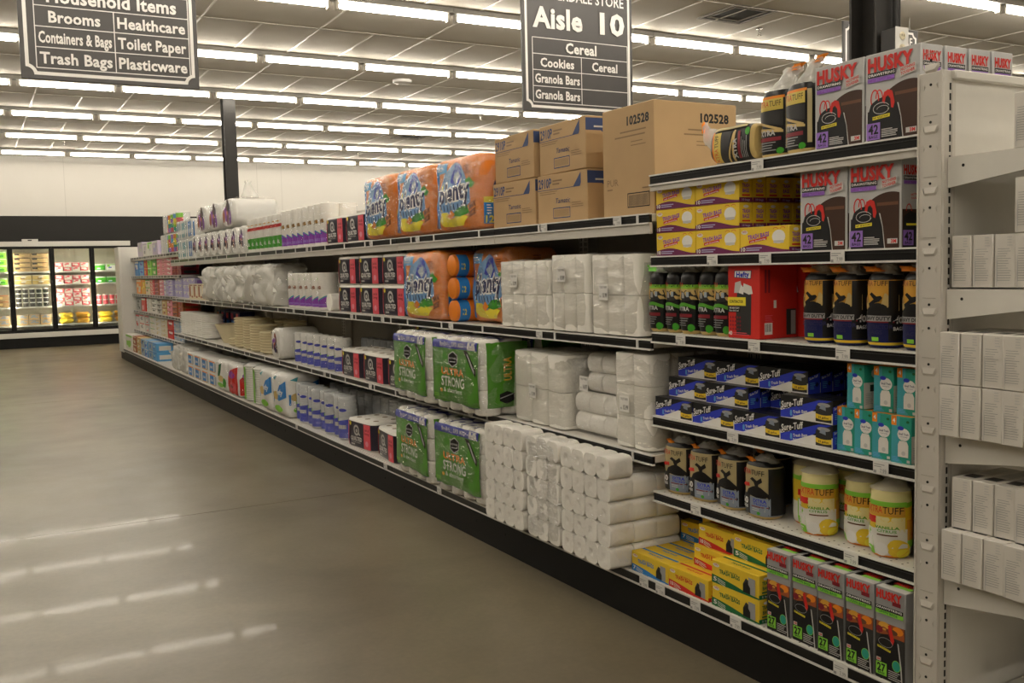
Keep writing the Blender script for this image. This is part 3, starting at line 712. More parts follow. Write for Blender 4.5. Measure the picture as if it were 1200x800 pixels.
# ---- printed bag rolls
def sealed(w,d,h,rim=.012): return [(0,.80),(rim,.97),(.03,1.0),(h*.5,1.0),(h-.04,1.0),(h-.014,.93),(h-.003,.78),(h,.55)]
def xt_text(p, a, x, y, w, h, colx='red', colt='black'):
    a.text('XTRA',x,y,w*.47,h,colx,.0); a.text('TUFF',x+w*.49,y,w*.51,h,colt,.0)
def greenroll():
    w,d,h = .084,.088,.222; P = Pouch(w,d,sealed(w,d,h),2.4,30,1)
    m = P.body(M(),[(.012,'tan'),(.122,'pack_black'),(.145,'pack_black'),(h-.062,'tan'),(h-.046,'lime'),(h,'pack_black')])
    a = Art(); a.rect(-.052,.122,.052,.160,'tan',10); xt_text(P,a,-.046,.168,.092,.016)
    a.rect(-.053,.162,.053,.163,'amber',8); a.poly([(-.05,.158),(-.018,.160),(-.022,.146),(-.05,.142)],'red'); a.poly([(-.046,.142),(-.04,.115),(-.022,.125),(-.012,.150)],'amber')
    a.poly([(-.02,.128),(-.012,.155),(.0,.148),(.012,.156),(.03,.150),(.045,.156),(.05,.12),(.0,.116)],'dark'); a.rect(-.012,.128,.004,.148,'grey',2); a.rect(.014,.132,.026,.15,'bluegrey',2)
    a.band(-.045,.045,lambda t:.088+.012*math.sin(t*PI),lambda t:.100+.012*math.sin(t*PI),'green',10); a.text('XTRA',-.034,.083,.062,.014,'silver',.04)
    a.rect(-.036,.060,.036,.072,'maroon',6); a.lines(-.035,.054,.07,4,.008,'grey',.3); a.ell(.032,.022,.012,.014,'leaf',12)
    for q,(vs,fs,mm) in enumerate(a.L): a.L[q] = ([(u*.83,v) for u,v in vs],fs,mm)
    m.put(a,P.fr,.001,.00013)
    flap = crumple(.032,.022,'bag_clear',14,3,(.0,.01),.4,.8)
    return Proto('bag_roll','bin bag roll',m,[('bag_mouth',flap,(0,0,h-.004),())])
GR = greenroll()
for i,(y,dz) in enumerate([(2.560,0),(2.652,.004),(2.744,0),(2.836,.004),(2.926,0)]):
    put(GR, 2.228+.008*(i%2), .090, y, S1Z[2], f'green and black bin bag roll on the third shelf, {nth(i)} from the red box', 'green banded bin bag rolls', rz=[.06,-.03,.03,-.03,.04][i])
lf = crumple(.030,.022,'neon',12,5,(-.01,.02),.5,.6); Proto('bag_mouth','bag',lf)
tag(link('plastic_flap', lf.mesh('plastic_flap'), None, (2.27,2.955,S1Z[2]+.226)), 'bright green plastic bag mouth poking above the last green roll', 'bag')
def orangeroll():
    w,d,h = .098,.100,.212; P = Pouch(w,d,sealed(w,d,h),2.5,30,2)
    m = P.body(M(),[(.008,'navy'),(.016,'yellow'),(.082,'navy'),(.094,'pack_black'),(h-.02,'amber'),(h,'pack_black')])
    a = Art(); a.band(-.055,.06,lambda t:.088,lambda t:.100+.028*math.sin(min(1,max(0,(t-.1)/.9))*PI),'pack_black',14)
    a.poly([(-.055,.10),(-.02,.118),(-.035,.150),(-.055,.155)],'tan'); a.poly([(.02,.125),(.055,.105),(.058,.15),(.03,.155)],'tan')
    a.poly([(.0,.128),(-.022,.116),(-.026,.126),(-.006,.138),(-.022,.152),(-.014,.158),(.004,.146),(.018,.148),(.024,.142),(.014,.132)],'pack_black')
    a.poly([(-.056,.135),(-.032,.140),(-.034,.128),(-.056,.122)],'red'); a.text('XTRA',-.050,.176,.040,.014,'rust',0); a.text('TUFF',-.008,.176,.046,.014,'black',.0)
    a.rect(-.05,.076,.055,.092,'grey',8); a.text('HEAVY DUTY',-.046,.079,.09,.010,'black',.03); a.rect(-.04,.072,.05,.076,'maroon',4)
    a.text('CONTRACTOR',-.046,.055,.095,.012,'ink',.02); a.text('BAGS',-.026,.040,.05,.011,'ink',.02); a.rect(-.012,.020,.012,.031,'lime',2)
    for q,(vs,fs,mm) in enumerate(a.L): a.L[q] = ([(u*.88,v) for u,v in vs],fs,mm)
    m.put(a,P.fr,.001,.00013)
    s_ = Art(); s_.rect(-.04,.02,.045,.19,'pack_black',8,2); s_.text('40',-.03,.07,.03,.018,'white',.03); s_.text('BAGS',-.03,.05,.032,.010,'white',.03); s_.rect(.0,.11,.04,.14,'maroon',3)
    m.put(s_,P.sd,.001,.00013)
    fl = crumple(.036,.030,'bag_clear',18,8,(-.012,.0),.6,.7); kn = crumple(.020,.014,'orange',9,4,(-.012,.012),1.0,.5)
    return Proto('bag_roll','bin bag roll',m,[('bag_mouth',fl,(0,0,h-.006),()),('orange_tie',kn,(-.030,.015,h+.004),())])
OR_ = orangeroll()
for i,(y,x,r) in enumerate([(2.152,2.235,.05),(2.030,2.230,-.03),(1.907,2.232,.04),(1.783,2.230,-.03)]):
    put(OR_, x, .105, y, S1Z[2], f'golden and navy bin bag roll on the third shelf, {nth(3-i)} from the slotted upright', 'golden topped bin bag rolls', rz=r)
for i,y in enumerate((2.12,1.985,1.85)):
    put(OR_, 2.365, .105, y, S1Z[2], f'golden bin bag roll in the back row, {nth(2-i)} from the slotted upright', 'golden topped bin bag rolls', rz=.1*i)
# ---- big red box
def redbox():
    w,d,h = .150,.165,.240; a = Art()
    a.poly([(.04,.012),(.038,.075),(.044,.150),(.05,.175),(.105,.170),(.112,.140),(.108,.012)],'dark'); a.poly([(.03,.150),(.035,.184),(.062,.190),(.066,.165),(.05,.150)],'lgrey'); a.poly([(.07,.155),(.076,.182),(.112,.172),(.118,.148),(.10,.145)],'paper'); a.poly([(.052,.150),(.064,.178),(.078,.165),(.074,.145)],'white')
    a.poly([(.030,.201),(.032,.224),(.114,.224),(.110,.196)],'navy'); a.poly([(.033,.2025),(.035,.222),(.111,.222),(.108,.1985)],'white'); a.text('Hefty',.041,.203,.062,.016,'royal',.05)
    a.rect(.0,.108,.086,.136,'lemon'); a.text('CONTRACTOR',.008,.117,.066,.009,'black',.03); a.rect(0,.086,.060,.107,'black'); a.text('FOR HEAVY DUTY',.008,.097,.048,.006,'white',.03); a.text('Extra thick 3 mil',.008,.089,.044,.005,'white',.02)
    for i in range(5):
        for j in range(4): a.poly([(.010+.012*i,.030+.013*j),(.014+.012*i,.035+.013*j),(.018+.012*i,.030+.013*j),(.014+.012*i,.025+.013*j)],'maroon')
    a.text('40',.006,.010,.018,.013,'white',.03); a.lines(.028,.017,.09,2,.006,'pinkred',.4)
    s_ = Art(); s_.bars(.020,.014,.034,.038); s_.rect(.06,.10,.072,.125,'paper'); s_.lines(.022,.075,.04,5,.005,'pinkred',.4); s_.rect(.115,.01,.158,.095,'dark'); s_.rect(.135,.012,.156,.09,'grey'); s_.poly([(.02,.15),(.028,.15),(.028,.225),(.02,.225)],'maroon'); s_.poly([(.035,.15),(.043,.15),(.043,.225),(.035,.225)],'maroon')
    t = Art().rect(.04,.0,.08,.03,'lemon').rect(.09,0,.12,.02,'dark')
    return Proto('trash_bag_box','bin bag box',carton(w,d,h,'red',a,s_,t))
RB = redbox()
for i in range(2): put(RB, 2.225+.172*i, .165, 2.432-.03*i, S1Z[2], 'big red contractor bag box standing at the front of the third shelf' if i == 0 else 'second red contractor bag box tucked behind the front red box', 'red contractor bag boxes')
ob = M(); ob.box(-.05,.05,-.06,.06,0,.235,'tan',.002); a = Art().rect(.01,.02,.11,.20,'dark'); ob.put(a,front(.1,.12)); sa = Art().text('CONTRACTOR',.06,.04,.15,.02,'maroon',.02,vert=True); ob.put(sa,side(.1,.12))
Proto('trash_bag_box','bin bag box',ob).place((2.47,2.255,S1Z[2]+G),'dull yellow box standing behind the golden rolls beside the red box')
# ---- blue and black bin bag boxes
def surebox():
    w,d,h = .213,.052,.072; a = Art()
    a.rect(0,h*.45,w,h,'black'); a.rect(0,0,w,h*.46,'white')
    a.poly([(0,h*.02),(0,h*.30),(w*.15,h*.42),(w*.75,h*.96),(w*.98,h*.98),(w*.90,h*.90),(w*.62,h*.46),(w*.20,h*.03)],'royal')
    a.rect(0,h*.42,w*.15,h*.98,'black')
    a.text('Sure-Tuff',w*.010,h*.38,w*.44,h*.30,'black',.09,rise=h*.27); a.text('Sure-Tuff',w*.015,h*.40,w*.43,h*.29,'white',.025,rise=h*.27)
    a.text('8',w*.19,h*.13,w*.045,h*.23,'sky',.05); a.text('Trash Bags',w*.25,h*.23,w*.28,h*.13,'white',.02,rise=h*.12); a.text('Bolsas de basura',w*.25,h*.10,w*.27,h*.07,'white',.01,rise=h*.10)
    a.poly([(w*.69,h*.06),(w*.69,h*.66),(w*.74,h*.86),(w*.95,h*.90),(w*.985,h*.82),(w*.985,h*.06)],'dark'); a.ell(w*.84,h*.78,w*.12,h*.09,'grey',14); a.poly([(w*.76,h*.62),(w*.80,h*.80),(w*.87,h*.76),(w*.88,h*.55)],'slate')
    a.band(w*.69,w*.985,lambda t:h*(.20-.05*math.sin(t*PI)),lambda t:h*(.40-.05*math.sin(t*PI)),'yellow',8); a.text('33 gallon',w*.74,h*.21,w*.19,h*.09,'black',.02)
    s_ = Art(); s_.rect(0,0,d,h*.96,'royal'); s_.poly([(0,h),(0,h*.72),(d,h*.9),(d,h)],'black'); s_.text('Sure-Tuff',d*.1,h*.60,d*.7,h*.11,'white',.02,rise=h*.12); s_.lines(d*.15,h*.45,d*.5,4,h*.08,'sky',.4); s_.poly([(d*.55,h*.35),(d*.7,h*.52),(d*.88,h*.40),(d*.75,h*.28)],'navy')
    return Proto('trash_bag_box','bin bag box',carton(w,d,h,'pack_black',a,s_))
ST = surebox(); z = S1Z[3]; hh = .0735
lay = {0:[(2.800,2.222),(2.584,2.222),(2.370,2.222),(2.156,2.222)], 1:[(2.770,2.262),(2.545,2.250),(2.156,2.222),(2.320,2.338)], 2:[(2.748,2.290),(2.525,2.280),(2.300,2.270)]}
for k in lay:
    for i,(y,x) in enumerate(lay[k]):
        nback = 5 if (k,i) == (2,2) else 3 if k == 2 or (k,i) == (1,1) else 2
        for b in range(nback):
            put(ST, x+.0545*b, .052, y, z+hh*k, f'blue and black bin bag box, {rowname(k,3)}, {nth(i)} from the white bundles, {"front" if b == 0 else nth(b)+" back"}', 'blue and black bin bag boxes')
# ---- small green boxes
def greenbox():
    w,d,h = .066,.078,.130; a = Art()
    a.rect(0,0,w*.42,h,'aqua'); a.rect(0,h*.80,w*.26,h,'orange'); a.text('4',w*.07,h*.86,w*.12,h*.09,'white',.03)
    a.ell(w*.62,h*.62,w*.31,h*.135,'white',18); a.ell(w*.47,h*.75,w*.16,h*.045,'royal',12); a.text('Small Trash',w*.38,h*.61,w*.48,h*.045,'ink',.02); a.text('drawstring bags',w*.44,h*.565,w*.36,h*.022,'ink',0)
    a.poly([(w*.34,h*.14),(w*.34,h*.40),(w*.42,h*.48),(w*.78,h*.48),(w*.86,h*.40),(w*.86,h*.14)],'paper'); a.ring(w*.6,h*.46,w*.1,h*.05,w*.02,'lgrey',8,0,PI); a.ell(w*.62,h*.22,w*.10,h*.05,'lgrey',10)
    a.poly([(0,0),(0,h*.16),(w*.3,h*.12),(w*.55,h*.05),(w*.55,0)],'aqua'); a.lines(w*.06,h*.12,w*.4,4,h*.026,'sky',.5); a.rect(w*.80,h*.03,w*.95,h*.09,'lgrey'); a.ell(w*.84,h*.90,w*.08,h*.03,'forest',10)
    s_ = Art(); s_.rect(0,h*.02,d*.94,h*.60,'lgrey'); s_.rect(d*.30,h*.40,d*.55,h*.55,'dark'); s_.lines(d*.08,h*.34,d*.35,7,h*.036,'grey',.4); s_.rect(d*.55,h*.05,d*.88,h*.20,'royal'); s_.ell(d*.5,h*.80,d*.16,h*.10,'paper',12)
    return Proto('trash_bag_box','bin bag box',carton(w,d,h,'teal',a,s_,None,top='orange'))
GB = greenbox()
for i,(y,x) in enumerate([(2.012,2.236),(1.943,2.232),(1.873,2.224),(1.802,2.218)]): put(GB, x, .078, y, z, f'small teal green bin bag box, bottom row, {nth(3-i)} from the slotted upright', 'small teal green boxes', rz=0)
for i,(y,x) in enumerate([(1.970,2.232),(1.880,2.238),(1.800,2.238)]): put(GB, x, .078, y, z+.131, f'small teal green bin bag box, top row, {nth(2-i)} from the slotted upright', 'small teal green boxes', rz=[-.10,.03,0][i])
for i,y in enumerate((1.965,1.895,1.825,1.760)):
    for k in range(2): put(GB, 2.325, .078, y, z+.131*k, f'small teal green box in the back {rowname(k,2)}, {nth(3-i)} from the slotted upright', 'small teal green boxes')
# ---- dark bag rolls on the fifth shelf
def darkroll():
    w,d,h = .132,.105,.190; P = Pouch(w,d,sealed(w,d,h),2.6,30,3)
    m = P.body(M(),[(.010,'tan'),(.060,'slate'),(h-.016,'khaki'),(h,'pack_black')])
    a = Art(); a.rect(-.064,.012,-.012,.080,'pack_black',6,2); a.poly([(-.03,.078),(-.02,.096),(.0,.106),(.018,.112),(.036,.106),(.055,.088),(.062,.072),(.03,.070)],'pack_black')
    a.poly([(.012,.11),(.006,.122),(-.010,.130),(.0,.138),(.02,.128),(.036,.140),(.040,.126),(.026,.116),(.026,.108)],'pack_black')
    a.rect(-.012,.014,.060,.072,'slate',6,2); a.text('EXTRA',.004,.056,.048,.011,'royal',.03); a.text('STRONG',.004,.046,.048,.008,'royal',.02); a.rect(-.004,.040,.056,.043,'maroon',4); a.lines(.0,.034,.05,2,.006,'lgrey',.4); a.ell(.026,.020,.007,.006,'leaf',8)
    a.text('60',-.056,.046,.036,.020,'white',.04); a.text('BAGS',-.055,.032,.034,.009,'white',.04)
    a.poly([(-.064,.112),(-.012,.118),(-.010,.106),(-.064,.098)],'red'); xt_text(P,a,-.052,.146,.098,.017)
    m.put(a,P.fr,.001,.00013)
    s_ = Art().rect(-.035,.015,.04,.17,'pack_black',8,2); m.put(s_,P.sd,.001)
    kn = crumple(.013,.014,'orange',12,9,(-.012,.01),.7,.7); fl = crumple(.045,.020,'bag_clear',16,9,(.01,.0),.5,.7)
    return Proto('bag_roll','bin bag roll',m,[('bag_mouth',fl,(0,0,h-.004),()),('orange_tie',kn,(-.030,.02,h-.004),())])
DR = darkroll(); z = S1Z[4]
for i,(y,x,r) in enumerate([(2.834,2.235,.08),(2.694,2.238,.05),(2.552,2.240,-.12),(2.500,2.362,.1),(2.405,2.238,-.05)]):
    put(DR, x, .105, y, z, f'cream and black bin bag roll, fifth shelf, {nth(i)} from the white toilet rolls', 'cream and black bin bag rolls', rz=r)
# ---- yellow scented bag rolls
def yellowroll():
    w,d,h = .112,.110,.205; P = Pouch(w,d,[(0,.86),(.01,.97),(.03,1),(h-.05,1),(h-.022,.96),(h-.007,.82),(h,.5)],2.1,30,4)
    m = P.body(M(),[(.006,'orange'),(.075,'paper'),(h-.085,'yellow'),(h-.060,'yellow'),(h-.046,'lime'),(h-.012,'paleyellow'),(h,'paleyellow')])
    a = Art(); a.rect(-.05,.120,.05,.148,'amber',10); a.band(-.052,.052,lambda t:.150,lambda t:.162,'lime',10); xt_text(P,a,-.046,.128,.094,.020)
    a.poly([(-.054,.116),(-.016,.118),(-.022,.108),(-.016,.098),(-.054,.096)],'red'); a.rect(-.02,.075,.05,.118,'paleyellow',8); a.ell(.02,.112,.026,.008,'yellow',14)
    a.band(-.053,.053,lambda t:.030,lambda t:.084 if t > .3 else .084-.01*t,'paper',12); a.poly([(-.054,.005),(-.054,.088),(-.040,.080),(-.030,.050),(-.026,.006)],'lime'); a.text('90',-.050,.052,.018,.018,'white',.03); a.lines(-.049,.044,.022,4,.008,'paper',.4)
    a.text('VANILLA',-.022,.084,.062,.008,'green',.03); a.text('CITRUS',-.016,.074,.05,.007,'green',.02); a.rect(-.016,.064,.036,.068,'coffee',4); a.ell(.034,.030,.022,.026,'yellow',14); a.ell(.046,.014,.012,.014,'lemon',10); a.ell(-.004,.024,.02,.02,'white',12)
    m.put(a,P.fr,.001,.00013)
    s_ = Art(); s_.rect(-.02,.05,.035,.11,'amber',6); s_.rect(-.03,.03,.03,.05,'lime',6); s_.poly([(-.02,.06),(.03,.06),(.03,.08),(-.02,.08)],'red'); m.put(s_,P.sd,.001,.00013)
    fl = crumple(.052,.040,'bag_clear',18,11,(.012,-.012),.22,1.0,8)
    return Proto('bag_roll','bin bag roll',m,[('bag_mouth',fl,(0,0,h-.012),())])
YR = yellowroll()
for i,(y,x,r) in enumerate([(2.268,2.305,1.3),(2.165,2.236,.48),(2.130,2.355,.1),(2.012,2.262,.05),(1.892,2.232,.30),(1.778,2.285,1.0)]):
    put(YR, x, .110, y, z, f'yellow scented bin bag roll on the fifth shelf, {nth(5-i)} from the slotted upright', 'yellow scented bin bag rolls', rz=r)
# ---- base deck: yellow boxes and tall black boxes
BB = tallybox(.222,.062,.075,'azure','azure','7','bin'); RD = tallybox(.214,.062,.075,'red','red','10','bin'); GN = tallybox(.226,.062,.078,'forest','forest','5','bin',accent='forest')
for i in range(5): put(BB, 2.145+.0645*i, .062, 2.855, BZ, f'yellow and blue bin bag box on the base deck, {"front" if i == 0 else nth(i)+" back from the edge"}', 'yellow and blue bin bag boxes')
BB.place((2.44,2.876,BZ+.0775), 'yellow and blue bin bag box lying askew on top of the blue row', rz=.12)
for i in range(3): put(RD, 2.145+.0645*i, .062, 2.634, BZ, f'yellow and red bin bag box on the base deck, {"front" if i == 0 else nth(i)+" back from the edge"}', 'yellow and red bin bag boxes')
put(RD, 2.225, .062, 2.590, BZ+.0765, 'yellow and red bin bag box in the middle layer behind the front red one', 'yellow and red bin bag boxes')
put(RD, 2.235, .062, 2.575, BZ+.153, 'yellow and red bin bag box on top of the red stack', 'yellow and red bin bag boxes')
for k in range(2): RD.place((2.43,2.735,BZ+.0765+.0765*k+G), f'yellow and red bin bag box turned end on, {"lower" if k == 0 else "upper"} of two beside the blue boxes', 'yellow and red bin bag boxes', rz=PI/2)
for k in range(2):
    for i in range(3 if k == 0 else 2): put(GN, 2.145+.0645*i, .062, 2.395, BZ+.0795*k, f'yellow and green bin bag box, {"lower" if k == 0 else "upper"} layer, {"front" if i == 0 else nth(i)+" back"}', 'yellow and green bin bag boxes')
GN.place((2.256,2.375,BZ+.159+G), 'yellow and green bin bag box on top of the green stack', 'yellow and green bin bag boxes')
def husky27():
    w,d,h = .0985,.105,.257; a = Art()
    a.rect(0,.0,w,.160,'dark'); a.rect(.004,.125,w-.003,.160,'rust'); a.ell(.03,.15,.02,.012,'amber',10); a.ell(.075,.148,.018,.012,'orange',10); a.ell(.055,.14,.02,.008,'coffee',10); a.ell(.014,.138,.012,.01,'maroon',10)
    a.poly([(.004,0),(.004,.10),(.02,.125),(.05,.132),(.072,.118),(.082,.06),(.086,0)],'black'); a.poly([(.074,.115),(.078,.113),(.088,.05),(.092,0),(.088,0),(.084,.05)],'lgrey')
    a.ring(.03,.126,.018,.022,.003,'maroon',12,0,PI); a.poly([(.042,.155),(.052,.158),(.064,.118),(.060,.105),(.053,.110)],'red'); a.ring(.035,.105,.024,.013,.0013,'grey',14); a.rect(.008,.087,.052,.093,'lemon',rise=-.006); a.text('RIP RESISTANT',.010,.0885,.04,.0035,'black',.02,rise=-.0055)
    a.rect(.005,.048,.020,.058,'lgrey'); a.text('3M',.007,.050,.011,.006,'red',.04)
    a.rect(.004,.010,.040,.046,'lime'); a.text('27',.008,.021,.028,.021,'black',.04); a.text('BAGS',.011,.013,.022,.006,'black',.03)
    a.ell(.072,.050,.014,.016,'teal',16); a.ring(.072,.050,.014,.016,.0015,'lime',16); a.lines(.046,.030,.046,5,.0055,'lgrey',.4)
    a.text('HUSKY',.005,.228,.084,.022,'red',.055); a.rect(.058,.216,.086,.227,'maroon',rise=-.0); a.rect(.003,.196,.094,.207,'black'); a.text('DRAWSTRING',.006,.199,.084,.006,'white',.03); a.rect(.003,.184,.094,.195,'lime'); a.text('LAWN BAGS',.014,.187,.062,.006,'forest',.03)
    t = Art(); t.rect(.004,.03,w-.004,d-.01,'dark'); t.text('HUSKY',.02,.05,.06,.02,'red',.04); t.rect(.03,.028,w-.01,.046,'lime'); t.rect(.01,.075,.08,.095,'maroon')
    return Proto('trash_bag_box','bin bag box',carton(w,d,h,'grey',a,None,t,top='lgrey'))
HK27 = husky27()
for j,(y,x) in enumerate([(2.198,2.146),(2.092,2.150),(1.987,2.146),(1.881,2.146),(1.776,2.146)]):
    for i in range(3): put(HK27, x+.107*i, .105, y, BZ, f'tall black and grey bin bag box marked 27, {"front" if i == 0 else nth(i)+" back"}, {nth(4-j)} from the slotted upright', 'tall bin bag boxes on the base deck')
# ---- bag rolls on the top shelf
def toproll():
    w,d,h = .118,.080,.215; P = Pouch(w,d,sealed(w,d,h),2.8,30,6,.035)
    m = P.body(M(),[(.014,'tan'),(h,'pack_black')])
    a = Art(); a.rect(-.055,.150,.040,.186,'mustard',8); a.rect(-.055,.186,.045,.194,'orange',8); a.text('XTRA',-.054,.162,.044,.018,'red',0); a.text('TUFF',-.008,.162,.042,.018,'black',0)
    a.rect(.046,.03,.055,.19,'khaki',2,4); a.band(-.055,.04,lambda t:.118-.02*t,lambda t:.150-.004*t,'dark',8); a.band(-.055,.036,lambda t:.112-.03*t,lambda t:.120-.03*t,'tan',8); a.band(-.055,.04,lambda t:.088-.01*t,lambda t:.098-.012*t,'tan',8)
    a.text('XTRA',-.048,.072,.062,.016,'silver',.04); a.rect(-.048,.054,.034,.066,'maroon',6); a.lines(-.046,.048,.07,4,.008,'grey',.35); a.ell(.030,.022,.012,.010,'leaf',12)
    m.put(a,P.fr,.001,.00013)
    s_ = Art(); s_.rect(-.012,.09,.016,.185,'amber',4,3); s_.rect(-.010,.11,.014,.135,'maroon',3); m.put(s_,P.sd,.001)
    fl = crumple(.046,.070,'bag_clear',18,21,(.0,-.060),.62,.28,8); kn = crumple(.018,.018,'orange',12,14,(.0,-.02),1.0,.35)
    return Proto('bag_roll','bin bag roll',m,[('bag_mouth',fl,(0,0,h-.008),()),('orange_tie',kn,(0,-.055,h+.052),())])
TR = toproll(); z = S1Z[0]
put(TR, 2.232, .08, 2.206, z, 'yellow and black bin bag roll standing beside the silver boxes on top', rz=-.10)
put(TR, 2.250, .08, 2.330, z, 'yellow and black bin bag roll standing in the middle of the top shelf', rz=.10)
TR.place((2.275,2.398,z+.068), 'yellow and black bin bag roll lying on its side on the top shelf', rz=0.0, rx=-PI/2)

# ================================================================== SECTIONS TWO AND THREE: TISSUE
T1,T2,T3 = S2Z
# ---- kraft cartons
def cart2910():
    w,d,h = .392,.29,.214; a = Art(); B = 'blueprint'
    a.text('2910P',.010,.157,.105,.040,B,.03); a.lines(.125,.180,.09,2,.014,'kraftdark',.5); a.rect(.0,.146,.29,.1485,B); a.lines(.02,.137,.16,2,.009,'kraftdark',.35)
    a.poly([(.285,.146),(.345,.206),(.345,.160),(.338,.146)],B); a.text('Tamatic',.145,.085,.115,.022,B,.0,shear=.25); a.rect(.128,.020,.262,.066,B); a.rect(.132,.024,.258,.062,'kraft_box')
    vs=[];fs=[]
    for i in range(16): q=len(vs); x=.138+.0072*i; vs+=[(x,.028),(x+.0035,.028),(x+.0035,.058),(x,.058)]; fs.append((q,q+1,q+2,q+3))
    a.L.append((vs,fs,'kraftdark')); a.lines(.275,.080,.09,3,.009,'kraftdark',.3)
    s_ = Art(); s_.poly([(.0,.206),(.0,.155),(.075,.155),(.095,.140),(.105,.155),(.25,.155),(.25,.190),(.225,.206)],B); s_.poly([(.10,.180),(.13,.200),(.16,.180)],'paper'); s_.poly([(.115,.182),(.13,.191),(.145,.182)],B); s_.rect(.04,.167,.20,.174,'lgrey')
    m = carton(w,d,h,'kraft_box',a,s_,c=.003)
    t = Art().rect(.0,d/2-.025,w,d/2+.025,'kraft_tape').rect(.0,d/2-.001,w,d/2+.001,'kraftdark'); m.put(t,topf(d,w,h))
    return Proto('kraft_carton','cardboard box',m)
pm('blueprint',(.03,.055,.16),.6); pm('kraft_tape',(.55,.42,.24),.3)
K29 = cart2910()
for j,(y,x) in enumerate([(3.605,2.262),(4.030,2.262)]):
    for k in range(2): K29.place((x+.145+.006*k,y-.006*k,T1+.0012+.2165*k), f'kraft tissue carton, {"lower" if k == 0 else "upper"} of the pair {"beside the tall carton" if j == 0 else "next to the orange packs"}', 'kraft tissue cartons on the top shelf', rz=[.02,-.03][k])
def bigcarton():
    w,d,h = .335,.40,.418; a = Art()
    a.text('102528',.165,.345,.140,.032,'black',.04); a.lines(.12,.318,.18,1,.014,'kraftdark',.4); a.lines(.085,.300,.22,1,.014,'kraftdark',.4); a.lines(.19,.278,.11,2,.014,'kraftdark',.25)
    a.text('PUR',.03,.120,.075,.026,'kraftdark',.0); a.lines(.03,.104,.05,1,.01,'kraftdark',.5); a.rect(.165,.030,.305,.086,'black'); a.rect(.169,.034,.301,.082,'kraft_box')
    vs=[];fs=[]
    for i in range(20): q=len(vs); x=.174+.0062*i; vs+=[(x,.036),(x+.003,.036),(x+.003,.078),(x,.078)]; fs.append((q,q+1,q+2,q+3))
    a.L.append((vs,fs,'black')); a.lines(.26,.098,.045,1,.01,'kraftdark',.5)
    s_ = Art(); s_.text('102528',.22,.345,.14,.032,'black',.04); s_.lines(.16,.312,.2,1,.014,'kraftdark',.4); s_.lines(.14,.294,.23,1,.014,'kraftdark',.4); s_.lines(.2,.27,.1,2,.014,'kraftdark',.25)
    m = carton(w,d,h,'kraft_box',a,s_,c=.003); m.put(Art().rect(0,d/2-.002,w,d/2+.002,'kraftdark'),topf(d,w,h)); return Proto('kraft_carton','cardboard box',m)
bigcarton().place((2.245+.2,3.093,T1+.0012),'tall plain kraft carton numbered 102528 at the end of the top shelf')
# ---- orange kitchen towel packs
def orangepack(h=.375, w=.49, d=.34):
    P = Puff(w,d,h,.045,.010,.005,11,3); m = P.body(M(),'packorange',8,16,12)
    a = Art(); R=lambda x,y:((x-.08)*1.2*w+.06*w,y*h)
    a.rect(.02*w,.05*h,.12*w,.97*h,'azure',3,8); a.rect(.02*w,.80*h,.34*w,.94*h,'sky',6,3); a.lines(.06*w,.91*h,.22*w,3,.035*h,'lgrey',.4)
    a.poly([R(.14,.18),R(.12,.52),R(.26,.78),R(.46,.92),R(.60,.86),R(.68,.66),R(.74,.62),R(.74,.36),R(.66,.30),R(.36,.14)],'skylens')
    a.poly([R(.38,.66),R(.48,.92),R(.58,.88),R(.62,.66),R(.5,.60)],'royal'); a.poly([R(.42,.72),R(.50,.60),R(.58,.72),R(.54,.80)],'bluegrey')
    a.poly([R(.16,.50),R(.20,.62),R(.24,.66),R(.18,.34),R(.22,.26),R(.17,.30)],'lemon')
    a.poly([R(.13,.14),R(.17,.26),R(.30,.26),R(.42,.16),R(.52,.22),R(.70,.18),R(.62,.07),R(.40,.05),R(.22,.07)],'lemon'); a.poly([R(.40,.20),R(.52,.30),R(.68,.34),R(.72,.22),R(.58,.18)],'leaf'); a.poly([R(.66,.66),R(.74,.70),R(.82,.60),R(.78,.54),R(.70,.58)],'leaf'); a.poly([R(.30,.20),R(.40,.29),R(.46,.22),R(.38,.15)],'orange')
    for bold,col,dz in ((.10,'white',0),(.035,'navy',.0)): a.text('plenty',.16*w,.39*h,.70*w,.24*h,col,bold,rise=.05*h)
    for i in range(7): a.poly([R(.24+.07*i,.36),R(.255+.07*i,.36),R(.262+.07*i,.28),R(.25+.07*i,.27)],'navy')
    a.text('MAX',.83*w,.26*h,.13*w,.075*h,'coffee',.04,rise=.05*h); a.text('SIZE',.83*w,.16*h,.13*w,.07*h,'coffee',.04,rise=.05*h); a.lines(.74*w,.84*h,.16*w,4,.03*h,'rust',.4)
    m.put(a,P.fr,.001,.00013)
    s_ = Art(); s_.ring(.55*d,.52*h,.20*d,.15*h,.05*d,'navy',18); s_.ell(.55*d,.52*h,.14*d,.10*h,'azure',16); s_.ell(.50*d,.50*h,.06*d,.07*h,'leaf',12); s_.ring(.56*d,.51*h,.24*d,.17*h,.03*d,'lemon',14,-1.8,.5)
    s_.rect(.14*d,.06*h,.42*d,.34*h,'azure',4,4); s_.rect(.14*d,.34*h,.42*d,.42*h,'lemon',3); s_.text('12',.18*d,.08*h,.2*d,.09*h,'lemon',.03); s_.lines(.2*d,.30*h,.16*d,4,.035*h,'white',.4); s_.lines(.46*d,.88*h,.16*d,6,.035*h,'rust',.4)
    m.put(s_,P.sd,.001,.00013)
    F = Puff(w,d,h,.045,.010,.006,19,9,0,.005); f = F.body(M(),'film_wrinkled',8,20,16)
    return Proto('paper_towel_pack','paper towel pack',m,[('plastic_wrap',f,(0,0,0),())])
pm('packorange',(.80,.23,.018),.4,var=.05); pm('skylens',(.16,.34,.62),.4,var=.25,scale=9)
OP = orangepack(d=.23)
